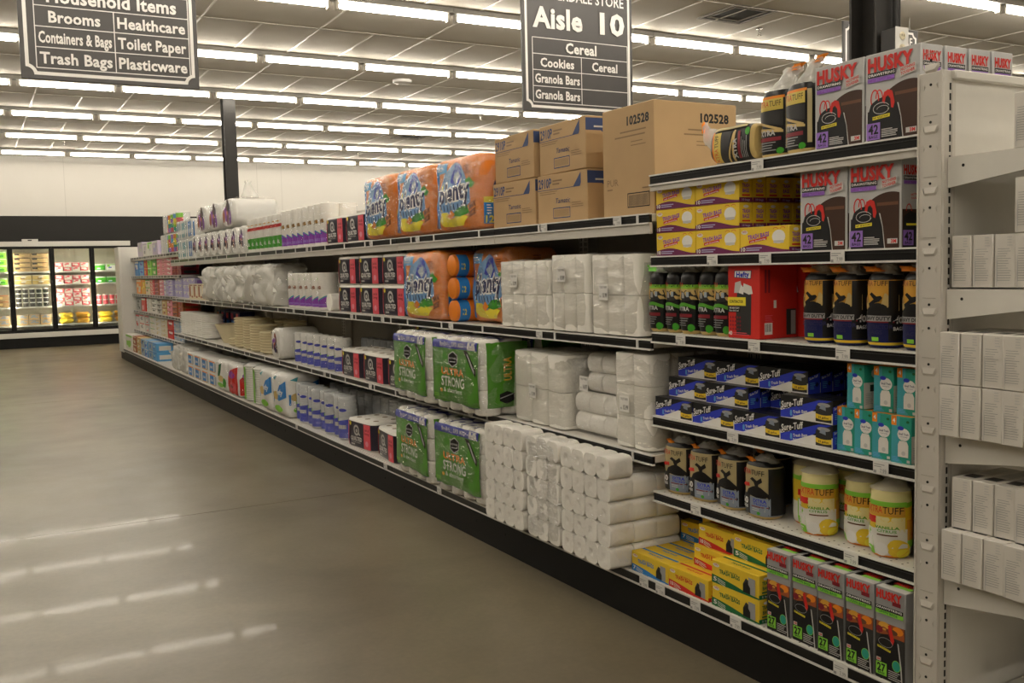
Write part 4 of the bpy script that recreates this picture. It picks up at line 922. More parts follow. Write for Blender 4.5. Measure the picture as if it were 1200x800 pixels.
for i,(y,x,r) in enumerate([(4.530,2.205,0),(5.075,2.205,.0),(5.622,2.205,-.02)]): put(OP, x, .23, y, T1+.006, f'orange paper towel pack on the top shelf, {nth(i)} from the kraft cartons', 'orange paper towel packs', rz=r)
OP2 = orangepack(.375,.52,.30)
put(OP2, 2.195, .30, 4.985, T2+.004, 'orange paper towel pack on the second shelf next to the dark packs', 'orange paper towel packs')
# single orange rolls lying beside it
def orangeroll2():
    m = M(); m.lathe([(-.14,.045),(-.137,.054),(-.12,.058),(-.06,.058),(.06,.058),(.12,.058),(.137,.054),(.14,.045)],'packorange',axis='x',n=18,mats=['packorange']*2+['azure']+['packorange']+['paper']+['packorange']*2)
    a = Art(); a.ring(.20,.0,.034,.034,.012,'navy',16); a.ell(.20,.0,.022,.022,'azure',14); a.text('12',.035,-.02,.022,.03,'lemon',.03)
    m.put(a, lambda u,v,n: (-.14+u, -math.cos(v/.058)*(.0585+n), math.sin(v/.058)*(.0585+n)))
    return Proto('paper_towel_roll','paper towel roll',m)
OR2 = orangeroll2()
for k in range(3): OR2.place((2.36,4.640,T2+.060+.119*k), f'orange wrapped paper towel roll lying end on, {rowname(k,3)} beside the orange pack', 'orange wrapped single paper towel rolls')
put(orangepack(.375,.40,.30), 2.30, .30, 4.365, T2+.004, 'orange paper towel pack half hidden behind the plain white bundle', 'orange paper towel packs')
# ---- plain white bundles in milky film with price stickers
def sticker(w=.062,h=.062,price='15.99'):
    m = M(); m.box(-.0012,0,-w/2,w/2,0,h,'white'); a = Art(); a.text('TOILET PAPER',.006,h-.016,w-.012,.009,'black',.0); a.text('ea',.006,.010,.010,.010,'black',.0); a.text(price,w*.42,.010,w*.5,.017,'black',.02)
    m.put(a, lambda u,v,n: (-.0012-n, w/2-u, v)); return m
def bundle(w,d,h,nu,nz,axis,stk=None,seed=0,milky='film_milky'):
    """rolls standing or lying in nu columns and nz rows, wrapped in film"""
    parts = []; rw = w/nu; rh = h/nz
    nx = max(1,round(d/ (rw if axis == 'z' else .11)))
    if axis == 'z':
        rm = M(); r = rw/2*.998; rm.lathe([(.001,r*.95),(.003,r*.99),(.007,r),(rh-.007,r),(rh-.003,r*.99),(rh-.001,r*.95),(rh-.001,.022),(rh-.010,.020)],'roll_white',n=28,e=4.2); rmesh = rm.mesh('paper_roll')
        for k in range(nz):
            for j in range(nu):
                for i in range(nx):
                    if i in (0,) or j == 0 or k == nz-1: parts.append(('paper_roll',rmesh,(-d/2+rw*(i+.5),-w/2+rw*(j+.5),rh*k),()))
    F = Puff(w,d,h,.04,.003,.005,9,seed,0,.004); f = F.body(M(),milky,8,16,14)
    root = M()
    if stk:
        for (yy,zz) in stk:
            s_ = sticker(); p = F.fr(w/2-yy, zz, .004); parts.append(('price_sticker', s_, (p[0]-.003,p[1],p[2]), ()))
    return Proto('paper_towel_bundle','tissue bundle',f,parts)
TB = bundle(.445,.34,.305,4,2,'z',[(.06,.185)],1); TB2 = bundle(.280,.34,.325,3,2,'z',[(.03,.21)],2); TB3 = bundle(.325,.34,.318,3,2,'z',[(.04,.14)],3)
put(TB, 2.215,.34, 3.880, T2+.004, 'plain white tissue bundle in milky film beside the orange pack', 'plain white bundles on the second shelf')
put(TB2, 2.215,.34, 3.492, T2+.004, 'plain white tissue bundle in milky film, middle of three on the second shelf', 'plain white bundles on the second shelf', rz=.01)
put(TB3, 2.215,.34, 3.160, T2+.004, 'plain white tissue bundle in milky film beside the green bag rolls', 'plain white bundles on the second shelf')
# third shelf
TB4 = bundle(.46,.36,.325,3,2,'z',[(.02,.12)],4)
put(TB4, 2.225,.36, 3.785, T3+.004, 'white tissue bundle in clear film beside the green packs', 'white bundles on the third shelf', rz=-.02)
def layroll(L_,r,n=20):
    m = M(); m.lathe([(-L_/2,.02),(-L_/2,r*.9),(-L_/2+.006,r*.985),(-L_/2+.016,r),(L_/2-.016,r),(L_/2-.006,r*.985),(L_/2,r*.9),(L_/2,.02)],'roll_white',axis='y',n=n,e=2.5); return m
LR = layroll(.105,.043).mesh('paper_roll')
def loosebundle():
    parts = []
    for k in range(2):
        for j in range(3): parts.append(('paper_roll',LR,(-.1,-.110+.108*j,.046+.083*k),()))
    for k in range(2):
        for j in range(2): parts.append(('paper_roll',LR,(-.055,.075-.110*j,.214+.083*k),()))
    F = Puff(.325,.33,.335,.05,-.005,.006,10,12,0,.004)
    return Proto('toilet_roll_bundle','toilet roll bundle',F.body(M(),'film_wrinkled',8,16,14),parts+[('price_sticker',sticker(price='16.97'),(-.178,.03,.19),())])
put(loosebundle(), 2.235,.34, 3.372, T3+.004, 'torn open bundle of white toilet rolls lying on the third shelf')
TB5 = bundle(.235,.40,.37,2,3,'z',[(.03,.14)],6)
put(TB5, 2.222,.40, 3.062, T3+.004, 'tall white toilet roll bundle in clear film at the end of the third shelf', 'white bundles on the third shelf')
# ---- green ultra strong packs
def greenpack():
    w,d,h = .52,.27,.368; parts = []
    rm = M(); rm.lathe([(0,.052),(.004,.060),(.012,.064),(.112,.064),(.120,.060),(.124,.052),(.124,.021),(.118,.019)],'roll_white',n=18); rr = rm.mesh('paper_roll')
    for k in range(3):
        for j in range(4):
            for i in range(2):
                if i == 0 or j == 0 or k == 2: parts.append(('paper_roll',rr,(-d/2+.066+.132*i,-w/2+.065+.130*j,.001+.1222*k),()))
    P = Puff(w+.004,d+.004,h-.04,.022,.008,.004,12,4,.034)
    m = M(); hx,hy = P.d/2,P.w/2
    Y = [-hy+.030+(2*hy-.042)*i/16 for i in range(17)]; Z = [-P.h/2+.004+(P.h-.006)*i/10 for i in range(11)]
    def sheet(A,B,f,mm,n):
        vs = [P.S(*f(a,b),n) for b in B for a in A]; k = len(A)
        m.add(vs,[(j*k+i,(j+1)*k+i,(j+1)*k+i+1,j*k+i+1) for j in range(len(B)-1) for i in range(k-1)],mm,True)
    sheet(Y,Z,lambda a,b:(-hx,a,b),'packgreen',.002)
    X = [-hx+.03+(2*hx-.04)*i/8 for i in range(9)]
    sheet(X[::-1],Z,lambda a,b:(a,-hy,b),'packgreen',.002); sheet(X,Z,lambda a,b:(a,hy,b),'packgreen',.002)
    sheet(Y,X[::-1],lambda a,b:(b,a,P.h/2),'packblue',.004)
    w2,h2 = P.w,P.h; a = Art(); q = lambda x,y:(x*w2,y*h2)
    a.rect(.03*w2,.86*h2,.93*w2,.99*h2,'packblue',12,2); a.text('9=36',.20*w2,.89*h2,.16*w2,.06*h2,'lgrey',.02); a.text('SUPER MEGA',.44*w2,.89*h2,.24*w2,.06*h2,'lgrey',.02); a.bars(.76*w2,.865*h2,.14*w2,.11*h2,'lgrey','packblue',7)
    a.rect(.03*w2,.0,.93*w2,.022*h2,'packblue',10)
    a.poly([q(.40,.78),q(.48,.81),q(.56,.78),q(.56,.64),q(.48,.58),q(.40,.64)],'black'); a.ring(.48*w2,.70*h2,.09*w2,.125*h2,.008*w2,'lgrey',6,PI/6,2*PI+PI/6); a.text('ROYAL',.42*w2,.70*h2,.12*w2,.03*h2,'lgrey',.0); a.rect(.43*w2,.655*h2,.53*w2,.67*h2,'grey')
    a.text('ULTRA',.24*w2,.455*h2,.46*w2,.105*h2,'orange',.03); a.text('STRONG',.24*w2,.28*h2,.46*w2,.145*h2,'packwhite',.02); a.text('& absorbent',.28*w2,.185*h2,.38*w2,.07*h2,'packwhite',.01); a.ell(.23*w2,.20*h2,.03*w2,.03*h2,'amber',8)
    a.poly([q(.67,.85),q(.76,.85),q(.92,.58),q(.92,.48)],'black'); a.poly([q(.74,.80),q(.77,.80),q(.90,.57),q(.90,.52)],'grey'); a.lines(.06*w2,.13*h2,.12*w2,3,.02*h2,'lime',.4)
    m.put(a,P.fr,.0035,.00013)
    s_ = Art(); s_.text('ULTRA',.60*d,.42*h2,.34*h2,.16*d,'amber',.02,vert=True); s_.text('STRONG',.85*d,.36*h2,.42*h2,.13*d,'lime',.0,vert=True); s_.poly([(.35*d,.22*h2),(.5*d,.26*h2),(.64*d,.22*h2),(.64*d,.12*h2),(.5*d,.07*h2),(.35*d,.12*h2)],'black'); s_.rect(.36*d,.15*h2,.62*d,.165*h2,'grey',rise=.02)
    m.put(s_,P.sd,.0035,.00013)
    F = Puff(w,d,h,.05,.010,.008,17,5,0,.006); f = F.body(M(),'film_wrinkled',8,18,14)
    return Proto('toilet_roll_pack','toilet roll pack',m,parts+[('plastic_wrap',f,(0,0,0),())])
pm('packgreen',(.075,.27,.022),.38,var=.08); pm('packblue',(.035,.045,.30),.4,var=.08); pm('packwhite',(.62,.66,.58),.5)
GP = greenpack()
for j,(zz,nm) in enumerate(((T3,'third shelf'),(BZ,'base deck'))):
    for i,y in enumerate((4.365,4.935)):
        xf = 2.098 if j == 0 else 2.108
        put(GP, xf, .27, y+(.03 if j else 0), zz+.004, f'green toilet roll pack at the front of the {nm}, {"beside the white rolls" if i == 0 else "beside the dark packs"}', 'green toilet roll packs', rz=[.03,-.04][i])
for i in range(1): put(GP, 2.42, .27, 4.37, T3+.004, 'green toilet roll pack in shade behind the front green one', 'green toilet roll packs')
# ---- big bales of toilet rolls on the base deck
def bale(nu, nz, nd, cell, L_, seed, wrap):
    h = cell*nz; w = cell*nu; d = L_*nd; parts = []
    rm = M(); R = cell/2*.999
    # rolls lie end-on; squeezed almost square with rounded corners
    rm.lathe([(-L_/2+.003,.008),(-L_/2,.012),(-L_/2,R*.5),(-L_/2,R*.982),(-L_/2+.0016,R*.997),(-L_/2+.004,R),(L_/2-.006,R),(L_/2-.003,R*.975),(L_/2,R*.9),(L_/2,R*.4)],'roll_white',axis='x',n=32,e=3.9); rr = rm.mesh('toilet_roll')
    rs = random.Random(seed)
    for k in range(nz):
        for j in range(nu):
            for i in range(nd):
                if (i == 0 or j == 0 or k == nz-2) and (i == 0 or k < nz-1): parts.append(('toilet_roll',rr,(-d/2+L_*(i+.5)+rs.uniform(-.0025,.0025),-w/2+cell*(j+.5),cell*(k+.5)),()))
    F = Puff(w-.004,L_,h,.03,.0,.002 if wrap=='film' else .005,18,seed,0,.003); f = F.body(M(),wrap,6,18,22)
    m = M(); m.v=[(x-d/2+L_/2,y,z) for x,y,z in f.v]; m.f,m.mi,m.sm,m.mats = f.f,f.mi,f.sm,f.mats
    return Proto('toilet_roll_bale','toilet roll bale',m,parts)
BL1 = bale(4,5,3,.0865,.112,1,'film'); BL2 = bale(3,5,3,.0870,.112,2,'film_crinkled'); BL3 = bale(4,5,3,.0885,.112,3,'film')
put(BL1, 2.055,.336, 3.150, BZ+.004, 'white toilet roll bale on the base deck beside the yellow boxes', 'white toilet roll bales')
put(BL2, 2.058,.336, 3.478, BZ+.004, 'shiny wrinkled white toilet roll bale, middle of three on the base deck', 'white toilet roll bales')
put(BL3, 2.056,.336, 3.814, BZ+.004, 'white toilet roll bale on the base deck beside the green packs', 'white toilet roll bales')
# ---- dark navy quilted packs
def quilt():
    w,d,h = .40,.26,.185; P = Pouch(w,d,[(0,.95),(.008,.99),(.02,1),(h-.02,1),(h-.006,.985),(h,.96)],6,40,7,.012)
    m = P.body(M(),[(.006,'roll_white'),(h-.014,'packdark'),(h,'roll_white')])
    a = Art(); a.rect(.075,.008,.160,h-.016,'pinkred',6,4); a.text('Soft &',.085,.125,.062,.016,'maroon',.02); a.text('Strong',.085,.104,.062,.016,'maroon',.02); a.ell(.117,.045,.020,.018,'pink',12)
    a.ring(-.03,.118,.042,.036,.014,'lgrey',18); a.ell(-.028,.115,.014,.012,'lgrey',10); a.poly([(-.012,.10),(.018,.084),(.026,.093),(.004,.108)],'lgrey')
    a.text('QUILTED',-.115,.050,.165,.025,'white',.03); a.text('NORTHERN',-.09,.034,.12,.010,'lgrey',.0); a.lines(-.11,.020,.08,1,.012,'lgrey',.7); a.ell(-.118,.156,.017,.013,'lemon',12)
    a.rect(-.185,.008,-.150,h-.016,'pinkred',3,4)
    m.put(a,P.fr,.0012,.00013)
    s_ = Art(); s_.ring(.0,.11,.03,.034,.012,'lgrey',16); s_.text('QUILTED',-.05,.05,.10,.02,'white',.03); m.put(s_,P.sd,.0012,.00013)
    t = M()
    for sx in (-1,1):
        for sy in (-1,0,1): t.lathe([(0,.060),(.003,.057),(.003,.019)],'roll_white',(sx*.063,sy*.125,h-.001),n=16); t.lathe([(0,.019),(.0012,.018)],'core',(sx*.063,sy*.125,h+.002),n=12)
    return Proto('toilet_roll_pack','toilet roll pack',m,[('roll_tops',t,(0,0,0),())])
pm('packdark',(.022,.018,.035),.3,var=.15)
QP = quilt()
def quiltrow(ys, xf, z, lv, sh, frm, back=1, r=None):
    for i,y in enumerate(ys):
        for b in range(back):
            put(QP, xf+.27*b, .26, y, z+.0015, f'dark navy and pink toilet roll pack, {sh}{lv}, {nth(i)} from the {frm}{"" if b == 0 else ", back row"}', 'dark navy toilet roll packs', rz=(r or {}).get(i,0))
ys = [5.475+.408*i for i in range(3)]
quiltrow(ys, 2.225, T2, ' lower layer', 'second shelf', 'orange pack'); quiltrow(ys, 2.228, T2+.1895, ' upper layer', 'second shelf', 'orange pack')
quiltrow([5.42+.425*i for i in range(3)], 2.222, T3, ' front', 'third shelf', 'green packs')
QP.place((2.63,5.62,T3+.002),'dark navy pack at the back of the third shelf, lower of two','dark navy toilet roll packs'); QP.place((2.63,5.62,T3+.1915),'dark navy pack at the back of the third shelf, upper of two','dark navy toilet roll packs')
quiltrow([6.10+.405*i for i in range(2)], 2.226, T1, '', 'top shelf', 'orange packs')
put(QP, 2.165, .26, 6.00, BZ+.0015, 'dark navy toilet roll pack standing alone at the front of the base deck', 'dark navy toilet roll packs', rz=.08)
put(QP, 2.165, .26, 5.52, BZ+.0015, 'dark navy pack on the base deck squeezed against the green pack', 'dark navy toilet roll packs', rz=-.1)
put(QP, 2.45, .26, 5.42, BZ+.0015, 'dark navy pack on the base deck behind the green pack, lower of two', 'dark navy toilet roll packs')
put(QP, 2.45, .26, 5.42, BZ+.191, 'dark navy pack stacked on another behind the green pack', 'dark navy toilet roll packs')

# ================================================================== SECTIONS FOUR TO NINE: TOWELS, CUPS, PLATES
# ---- tall paper towel packs
def towelpack(w, d, h, kind):
    parts = []; m = M(); r = w/4
    for sy in (-1,1):
        for sx in ((-1,1) if d > r*3 else (0,)):
            m.lathe([(0,r*.93),(.006,r*.985),(h-.006,r*.985),(h,r*.9),(h,.02),(h-.01,.018)],'roll_white',(sx*d/4,sy*r,0),n=20)
    a = Art(); xs = lambda u: (r-abs((u % (2*r))-r))
    def fn(u,v,n):
        q = (u % (2*r))-r; x0 = -d/4 if d > r*3 else 0
        return (x0-math.sqrt(max(1e-8,(r*.985)**2-(q*.98)**2))-n, w/2-u, v)
    for s_ in (0,1):
        o = s_*2*r
        if kind == 'purple':
            a.band(o+.006,o+2*r-.006,lambda t:.02,lambda t:h*(.24+.10*math.sin(t*PI)),'violet',10); a.band(o+.006,o+2*r-.006,lambda t:h*(.24+.10*math.sin(t*PI)),lambda t:h*(.265+.10*math.sin(t*PI)),'aqua',10); a.ell(o+r,h*.31,r*.4,h*.055,'royal',12); a.band(o+.01,o+2*r-.01,lambda t:.03,lambda t:h*.17,'purple',8)
            a.text('viva',o+r*.45,h*.50,r*1.1,h*.12,'dark',.05,rise=h*.04); a.text('viva',o+r*.47,h*.505,r*1.08,h*.11,'amber',.0,rise=h*.04)
        elif kind == 'wave':
            a.band(o+.004,o+2*r-.004,lambda t:.02,lambda t:h*(.20+.16*t*t),'violet',10); a.band(o+.004,o+2*r-.004,lambda t:h*(.20+.16*t*t),lambda t:h*(.225+.17*t*t),'aqua',10); a.band(o+r,o+2*r-.01,lambda t:.03,lambda t:h*.16,'purple',6)
            a.text('viva',o+r*.5,h*.52,r*1.0,h*.12,'rust',.02,rise=h*.05); a.rect(o+r*.3,h*.80,o+r*.9,h*.86,'lime',3)
        else:
            a.band(o+.012,o+2*r-.008,lambda t:h*.08,lambda t:h*(.38+.03*t),'leaf',8); a.text('soft',o+r*.4,h*.18,r*1.1,h*.10,'white',.03); a.band(o+.01,o+2*r-.006,lambda t:h*(.60+.05*t),lambda t:h*(.68+.06*t),'red',6); a.rect(o+r*.5,h*.78,o+r*1.5,h*.81,'amber',3)
    m.put(a,fn,.0015,.00013)
    F = Puff(w,d,h,.03,.0,.0015,14,4,0,.002); f = F.body(M(),'film',6,12,8)
    return Proto('paper_towel_pack','paper towel pack',m,[('plastic_wrap',f,(0,0,0),())])
TP = towelpack(.275,.26,.30,'purple')
for i,y in enumerate((6.850,7.134,7.418,7.702)): put(TP, 2.228, .26, y, T1+.003, f'white paper towel pack with purple base band, top shelf, {nth(i)} from dark packs', 'purple banded paper towel packs')
m = M(); m.lathe([(0,.068),(.005,.073),(.285,.073),(.29,.068),(.29,.02),(.28,.018)],'roll_white',n=20); Proto('paper_towel_roll','paper towel roll',m).place((2.60,6.52,T1+.002),'single plain white paper towel roll at the back of the top shelf')
GT = towelpack(.265,.26,.29,'green')
for i,y in enumerate((7.985,8.260,8.535,8.810)): put(GT, 2.228, .26, y, T1+.003, f'white paper towel pack with green label and red mark, {nth(i)} from the purple banded packs', 'green labelled paper towel packs')
m = carton(.36,.2,.16,'yellow',Art().rect(.02,.03,.10,.14,'amber').rect(.13,.03,.21,.14,'tan').rect(.25,.04,.33,.14,'amber')); Proto('napkin_pack','napkin pack',m).place((2.62,6.22,T1+.145),'small yellow napkin pack behind the dark packs on the top shelf'); 
bk = carton(.34,.2,.142,'lgrey'); Proto('napkin_pack','napkin pack',bk).place((2.62,6.22,T1+.0012),'grey napkin pack under the yellow one on the top shelf')
WV = towelpack(.285,.29,.272,'wave')
for i,y in enumerate((6.985,7.30,7.60,7.905)[:3]): put(WV, 2.228, .29, y, T2+.003, f'white paper towel pack with purple wave on the second shelf, {nth(i)} from the dark packs', 'purple wave paper towel packs')
m = M(); m.lathe([(-.10,.02),(-.10,.058),(-.095,.062),(.095,.062),(.10,.058),(.10,.02)],'roll_white',axis='x',n=20); Proto('toilet_roll','toilet roll',m).place((2.34,6.715,T2+.064),'loose white roll lying end on beside the dark packs')
# ---- foam plate packs with printed splotches
def platepack(w, d, h, seed):
    r = w/2; P = None; m = M(); rs = random.Random(seed)
    m.lathe([(-d/2,.01),(-d/2-.004,r*.5),(-d/2+.004,r*.93),(-d/2+.02,r),(d/2-.02,r),(d/2,r*.9)],'foam',axis='x',n=28,e=2.6,ry=h/w)
    a = Art()
    for i in range(9):
        t = i*.7; rr = r*(.24+.15*(i%3)); a.ell(r+rr*math.cos(t),h/2+rr*math.sin(t)*h/w,r*.16*rs.uniform(.7,1.4),r*.20*rs.uniform(.7,1.3),rs.choice(['plum','ink','brown','violet','rust','navy']),9)
    a.ell(r,h/2,r*.08,r*.08,'orange',9); m.put(a, lambda u,v,n:(-d/2-.005-n,w/2-u,v-h/2),.001,.00013)
    F = Puff(w,d,h,.05,.003,.004,12,seed,0,.004); f = F.body(M(),'film_wrinkled',8,10,10)
    m2 = M(); m2.v=[(x,y,z+h/2) for x,y,z in m.v]; m2.f,m2.mi,m2.sm,m2.mats = m.f,m.mi,m.sm,m.mats
    return Proto('foam_plate_pack','foam plate pack',m2,[('plastic_bag',f,(0,0,0),())])
PP = platepack(.282,.42,.25,1); PB = platepack(.55,.42,.27,2)
for i in range(8): put(PP, 2.23, .42, 9.115+.305*i, T1+.003, f'white foam plate pack with dark flower print, {nth(i)} beyond the green labels, top shelf', 'foam plate packs in a row on the top shelf')
for i in range(3): put(PB, 2.225, .42, 9.60+.60*i, T1+.264, f'large white foam plate pack stacked above the row on the top shelf, {nth(i)} in line', 'large foam plate packs stacked on top')
fl = crumple(.10,.16,'bag_clear',16,31,(.0,.05),.3,.8); tag(link('plastic_bag', fl.mesh('plastic_bag'), None, (2.45,9.62,T1+.55)),'gathered clear plastic bag neck poking up over the large plate packs','plastic bag')
# ---- sleeves of cups
def cupsleeve(r, h, print_, seed=0, base='foam', e=2.0):
    m = M(); prof = [(0,r*.80)]; n = 12
    for i in range(n): z0 = h*(.06+.90*i/n); prof += [(z0,r*.97),(z0+h*.05,r*1.0),(z0+h*.055,r*.95)]
    prof += [(h,r*.90)]
    m.lathe(prof, base, n=20, e=e, wob=.03, seed=seed)
    a = Art(); R = r*1.015
    def fn(u,v,n_): t = u/R; return (-math.cos(t)*(R+n_), -math.sin(t)*(R+n_), v)
    W = R*1.25
    if print_ == 'blue':
        a.band(-W,W,lambda t:h*.06,lambda t:h*(.42+.08*t),'royal',10); a.poly([(-W,h*.06),(-W,h*.30),(-W*.5,h*.14),(-W*.2,h*.06)],'lime'); a.rect(-W*.4,h*.27,W*.5,h*.36,'lgrey',5); a.ell(W*.2,h*.70,W*.4,h*.04,'royal',10); a.band(-W*.9,-W*.3,lambda t:h*.44,lambda t:h*(.50-.02*t),'lime',5)
    elif print_ == 'teal':
        for q in (-.8,-.2,.4,.95): a.band(R*q-R*.10,R*q+R*.10,lambda t:h*.12,lambda t:h*.88,'azure' if q > 0 else 'aqua',4)
        a.rect(-W*.7,h*.3,W*.7,h*.5,'foam',8)
    elif print_ == 'colour':
        for i,c in enumerate(random.Random(seed).sample(['lemon','purple','lime','orange','sky','pinkred','teal'],4)): a.band(-R*1.4,R*1.4,lambda t,i=i:h*(.05+.22*i),lambda t,i=i:h*(.27+.22*i),c,10)
        a.ell(0,h*.5,R*.5,h*.12,'lemon',10)
    m.put(a,fn,.0012,.00013)
    f = M(); f.lathe([(0,r*.9),(h*.03,r*1.06),(h*.97,r*1.06),(h,r*.85)],'sleeve',n=20,wob=.06,seed=seed+3)
    return Proto('cup_sleeve','sleeve of cups',m,[('plastic_sleeve',f,(0,0,0),())])
CB = cupsleeve(.062,.245,'blue',1); CW = cupsleeve(.052,.215,None,2,'frosted')
for i,y in enumerate((6.60,6.76,6.92,7.08,7.24,7.40,7.56)): CB.place((2.293,y,T3+.002),f'blue labelled sleeve of clear cups on the third shelf, {nth(i)} from the dark packs','blue labelled cup sleeves', rz=.35+.1*((i*3)%4))
for i,y in enumerate((6.01,6.14,6.27,6.40,6.53,6.66,6.79,6.92)): CW.place((2.60,y,T3+.002),f'unlabelled frosted cup sleeve at the back of the third shelf, {nth(i)} along','frosted cup sleeves')
CB2 = cupsleeve(.066,.30,'blue',4,'frosted'); CW2 = cupsleeve(.058,.28,None,5,'frosted')
for i,y in enumerate((6.38,6.53,6.68,6.83,6.98,7.13,7.28,7.43)): CB2.place((2.235+.02*(i%2),y,BZ+.002),f'blue labelled tall cup sleeve on the base deck, {nth(i)} from the dark pack','blue labelled tall cup sleeves', rz=.35+.12*((i*2)%3))
for r_ in range(2):
    for i in range(10): CW2.place((2.50+.135*r_,5.98+.155*i,BZ+.002),f'frosted cup sleeve standing in the {nth(r_+1)} row back on the base deck, {nth(i)} along','frosted tall cup sleeves')
CT = cupsleeve(.085,.225,'teal',6)
for k in range(2):
    for i in range(5): CT.place((2.33,11.58+.19*i,T1+.002+.228*k),f'white and teal striped cup sleeve, {"lower" if k == 0 else "upper"} tier, {nth(i)} from the plate packs','teal striped cup sleeves', rz=.3*i)
CCs = [cupsleeve(.085,.25,'colour',20+i) for i in range(5)]
for k in range(2):
    for i in range(7 if k == 0 else 6): CCs[(i*2+k)%5].place((2.42,12.90+.19*i+(0 if k == 0 else -.05),S9Z[0]+.002+.253*k),f'bright multicoloured cup sleeve, {"lower" if k == 0 else "upper"} tier, {nth(i)} beyond the teal sleeves','multicoloured cup sleeves', rz=.5*i)
# ---- clear bags of cups and cutlery
def clearbag(w,d,h,seed):
    inner = Puff(w*.90,d*.86,h*.88,.06,.0,.020,14,seed+9,.004); m = inner.body(M(),'foam',8,12,10)
    a = Art(); rs = random.Random(seed)
    for i in range(7): x,y = rs.uniform(.1,.8)*w,rs.uniform(.15,.85)*h; a.rect(x,y,x+.008,y+.02,'dark')
    m.put(a,inner.fr,.003)
    F = Puff(w*.96,d,h,.07,.004,.022,13,seed,0,.002); f = F.body(M(),'bag_clear',10,20,18)
    fl = crumple(.08,.07,'bag_clear',16,seed,(-.08,.02),.5,.8)
    return Proto('clear_bag','plastic bag',m,[('plastic_bag',f,(0,0,0),()),('bag_mouth',fl,(-d*.36,w*.1,h*.55),())])
CBG = [clearbag(.47,.34,.352,s) for s in (1,2,3)]
for i,y in enumerate((8.22,8.77,9.32,9.87,10.40)): put(CBG[i%3], 2.165, .34, y, T2+.002, f'bulging clear plastic bag of white cups on the second shelf, {nth(i)} from the paper towels', 'bulging clear bags of cups', rz=[.1,-.08,.05,-.1,.06][i])
fp_ = platepack(.27,.34,.26,7)
put(fp_, 2.19, .34, 7.98, T3+.003, 'white foam bowl pack with flower print lying beside the blue labelled cups')
fl = crumple(.13,.20,'bag_clear',16,44,(-.08,.02),.4,.8); tag(link('plastic_bag', fl.mesh('plastic_bag'), None, (2.40,8.33,T3+.012)),'crumpled clear bag end beside the flower printed foam pack','plastic bag')
# ---- beige bowl stacks
def bowlstack(r,n,dz,mat,name='bowl_stack',flare=.9):
    m = M(); prof = [(0,r*.72)]
    for i in range(n): z0 = .012+dz*i; prof += [(z0,r*flare),(z0+dz*.25,r),(z0+dz*.6,r),(z0+dz*.66,r*.90)]
    prof += [(prof[-1][0]+.004,r*.90),(prof[-1][0]-.01,r*.6),(prof[-1][0]-.014,.01)]
    m.lathe(prof,mat,n=26); return m
def stackp(r,n,dz,mat,nm,cat): return Proto(nm,cat,bowlstack(r,n,dz,mat))
bs = [stackp(.13,n,.024,'bowl_beige','bowl_stack','bowl stack') for n in (6,8,10,12,3)]
pm('bowl_tan', (.62,.53,.33), .75, var=.05); bsb = stackp(.105,11,.024,'bowl_beige','bowl_stack','bowl stack')
for i,(y,x,q) in enumerate([(8.62,2.36,1),(8.92,2.35,2),(9.22,2.36,3),(9.52,2.35,3),(9.82,2.36,4),(8.78,2.60,3),(9.08,2.60,3),(9.40,2.60,3)]): (bs[q] if x < 2.5 else bsb).place((x,y,T3+.002),f'beige paper bowl stack on the third shelf, {nth(i)} counted from the flower printed pack','beige bowl stacks', rz=i)
m = M(); m.lathe([(0,.16),(.18,.235),(.195,.24),(.195,.228),(.18,.222),(.02,.15)],'bowl_beige',n=36); Proto('paper_bucket','bowl stack',m).place((2.46,10.35,T3+.002),'wide beige paper tub standing between the bowl stacks and white bowls')
ws = stackp(.125,12,.022,'foam','bowl_stack','bowl stack')
for i,y in enumerate((11.10,11.40,11.70,12.00,12.30)): ws.place((2.35,y,T3+.002),f'white foam bowl stack on the third shelf, {nth(i)} beyond the beige tub','white bowl stacks')
nb = carton(.20,.16,.30,'navy',Art().rect(.02,.05,.18,.12,'red').rect(.03,.16,.17,.20,'azure').rect(.02,.22,.12,.28,'pinkred'))
NB = Proto('napkin_pack','napkin pack',nb)
for i in range(5): NB.place((2.62,10.72+.23*i,T3+.002),f'dark blue and red napkin pack behind the white bowls, {nth(i)} along','dark blue napkin packs')
# ---- cracker-like cream boxes and lavender packs
cb = carton(.24,.2,.175,'cream',Art().rect(.02,.03,.10,.15,'rust').ell(.16,.10,.04,.05,'paper',14).rect(.13,.02,.22,.04,'rust').rect(.02,.155,.2,.165,'maroon'))
CK = Proto('plate_box','box',cb)
for i in range(4): put(CK, 2.235, .2, 10.86+.25*i, T2+.002, f'cream box with rust coloured print on the second shelf, {nth(i)} beyond the clear bags', 'cream boxes on the second shelf')
def smallpack(w,d,h,base,spots,seed):
    a = Art(); rs = random.Random(seed)
    for i in range(3): x,y = w*rs.uniform(.05,.5),h*rs.uniform(.1,.6); a.rect(x,y,x+w*rs.uniform(.2,.42),y+h*rs.uniform(.15,.35),rs.choice(spots))
    a.rect(w*.02,h*.84,w*.98,h*.95,spots[0]); s_ = Art().rect(d*.15,h*.2,d*.85,h*.7,spots[-1])
    return carton(w,d,h,base,a,s_,c=.004)
LV = [Proto('cup_pack','cup pack',smallpack(.23,.2,.078,'lavender',['paper','lgrey','purple'],i)) for i in range(2)]
for k in range(3):
    for i in range(5): put(LV[(i+k)%2], 2.335, .2, 12.02+.24*i+(.06 if i > 2 else 0), (T2 if i < 3 else S9Z[2])+.002+.0795*k, f'lavender cup pack near the deep shelf end, {rowname(k,3)}, {nth(i)} beyond the cream boxes', 'lavender cup packs in three layers')
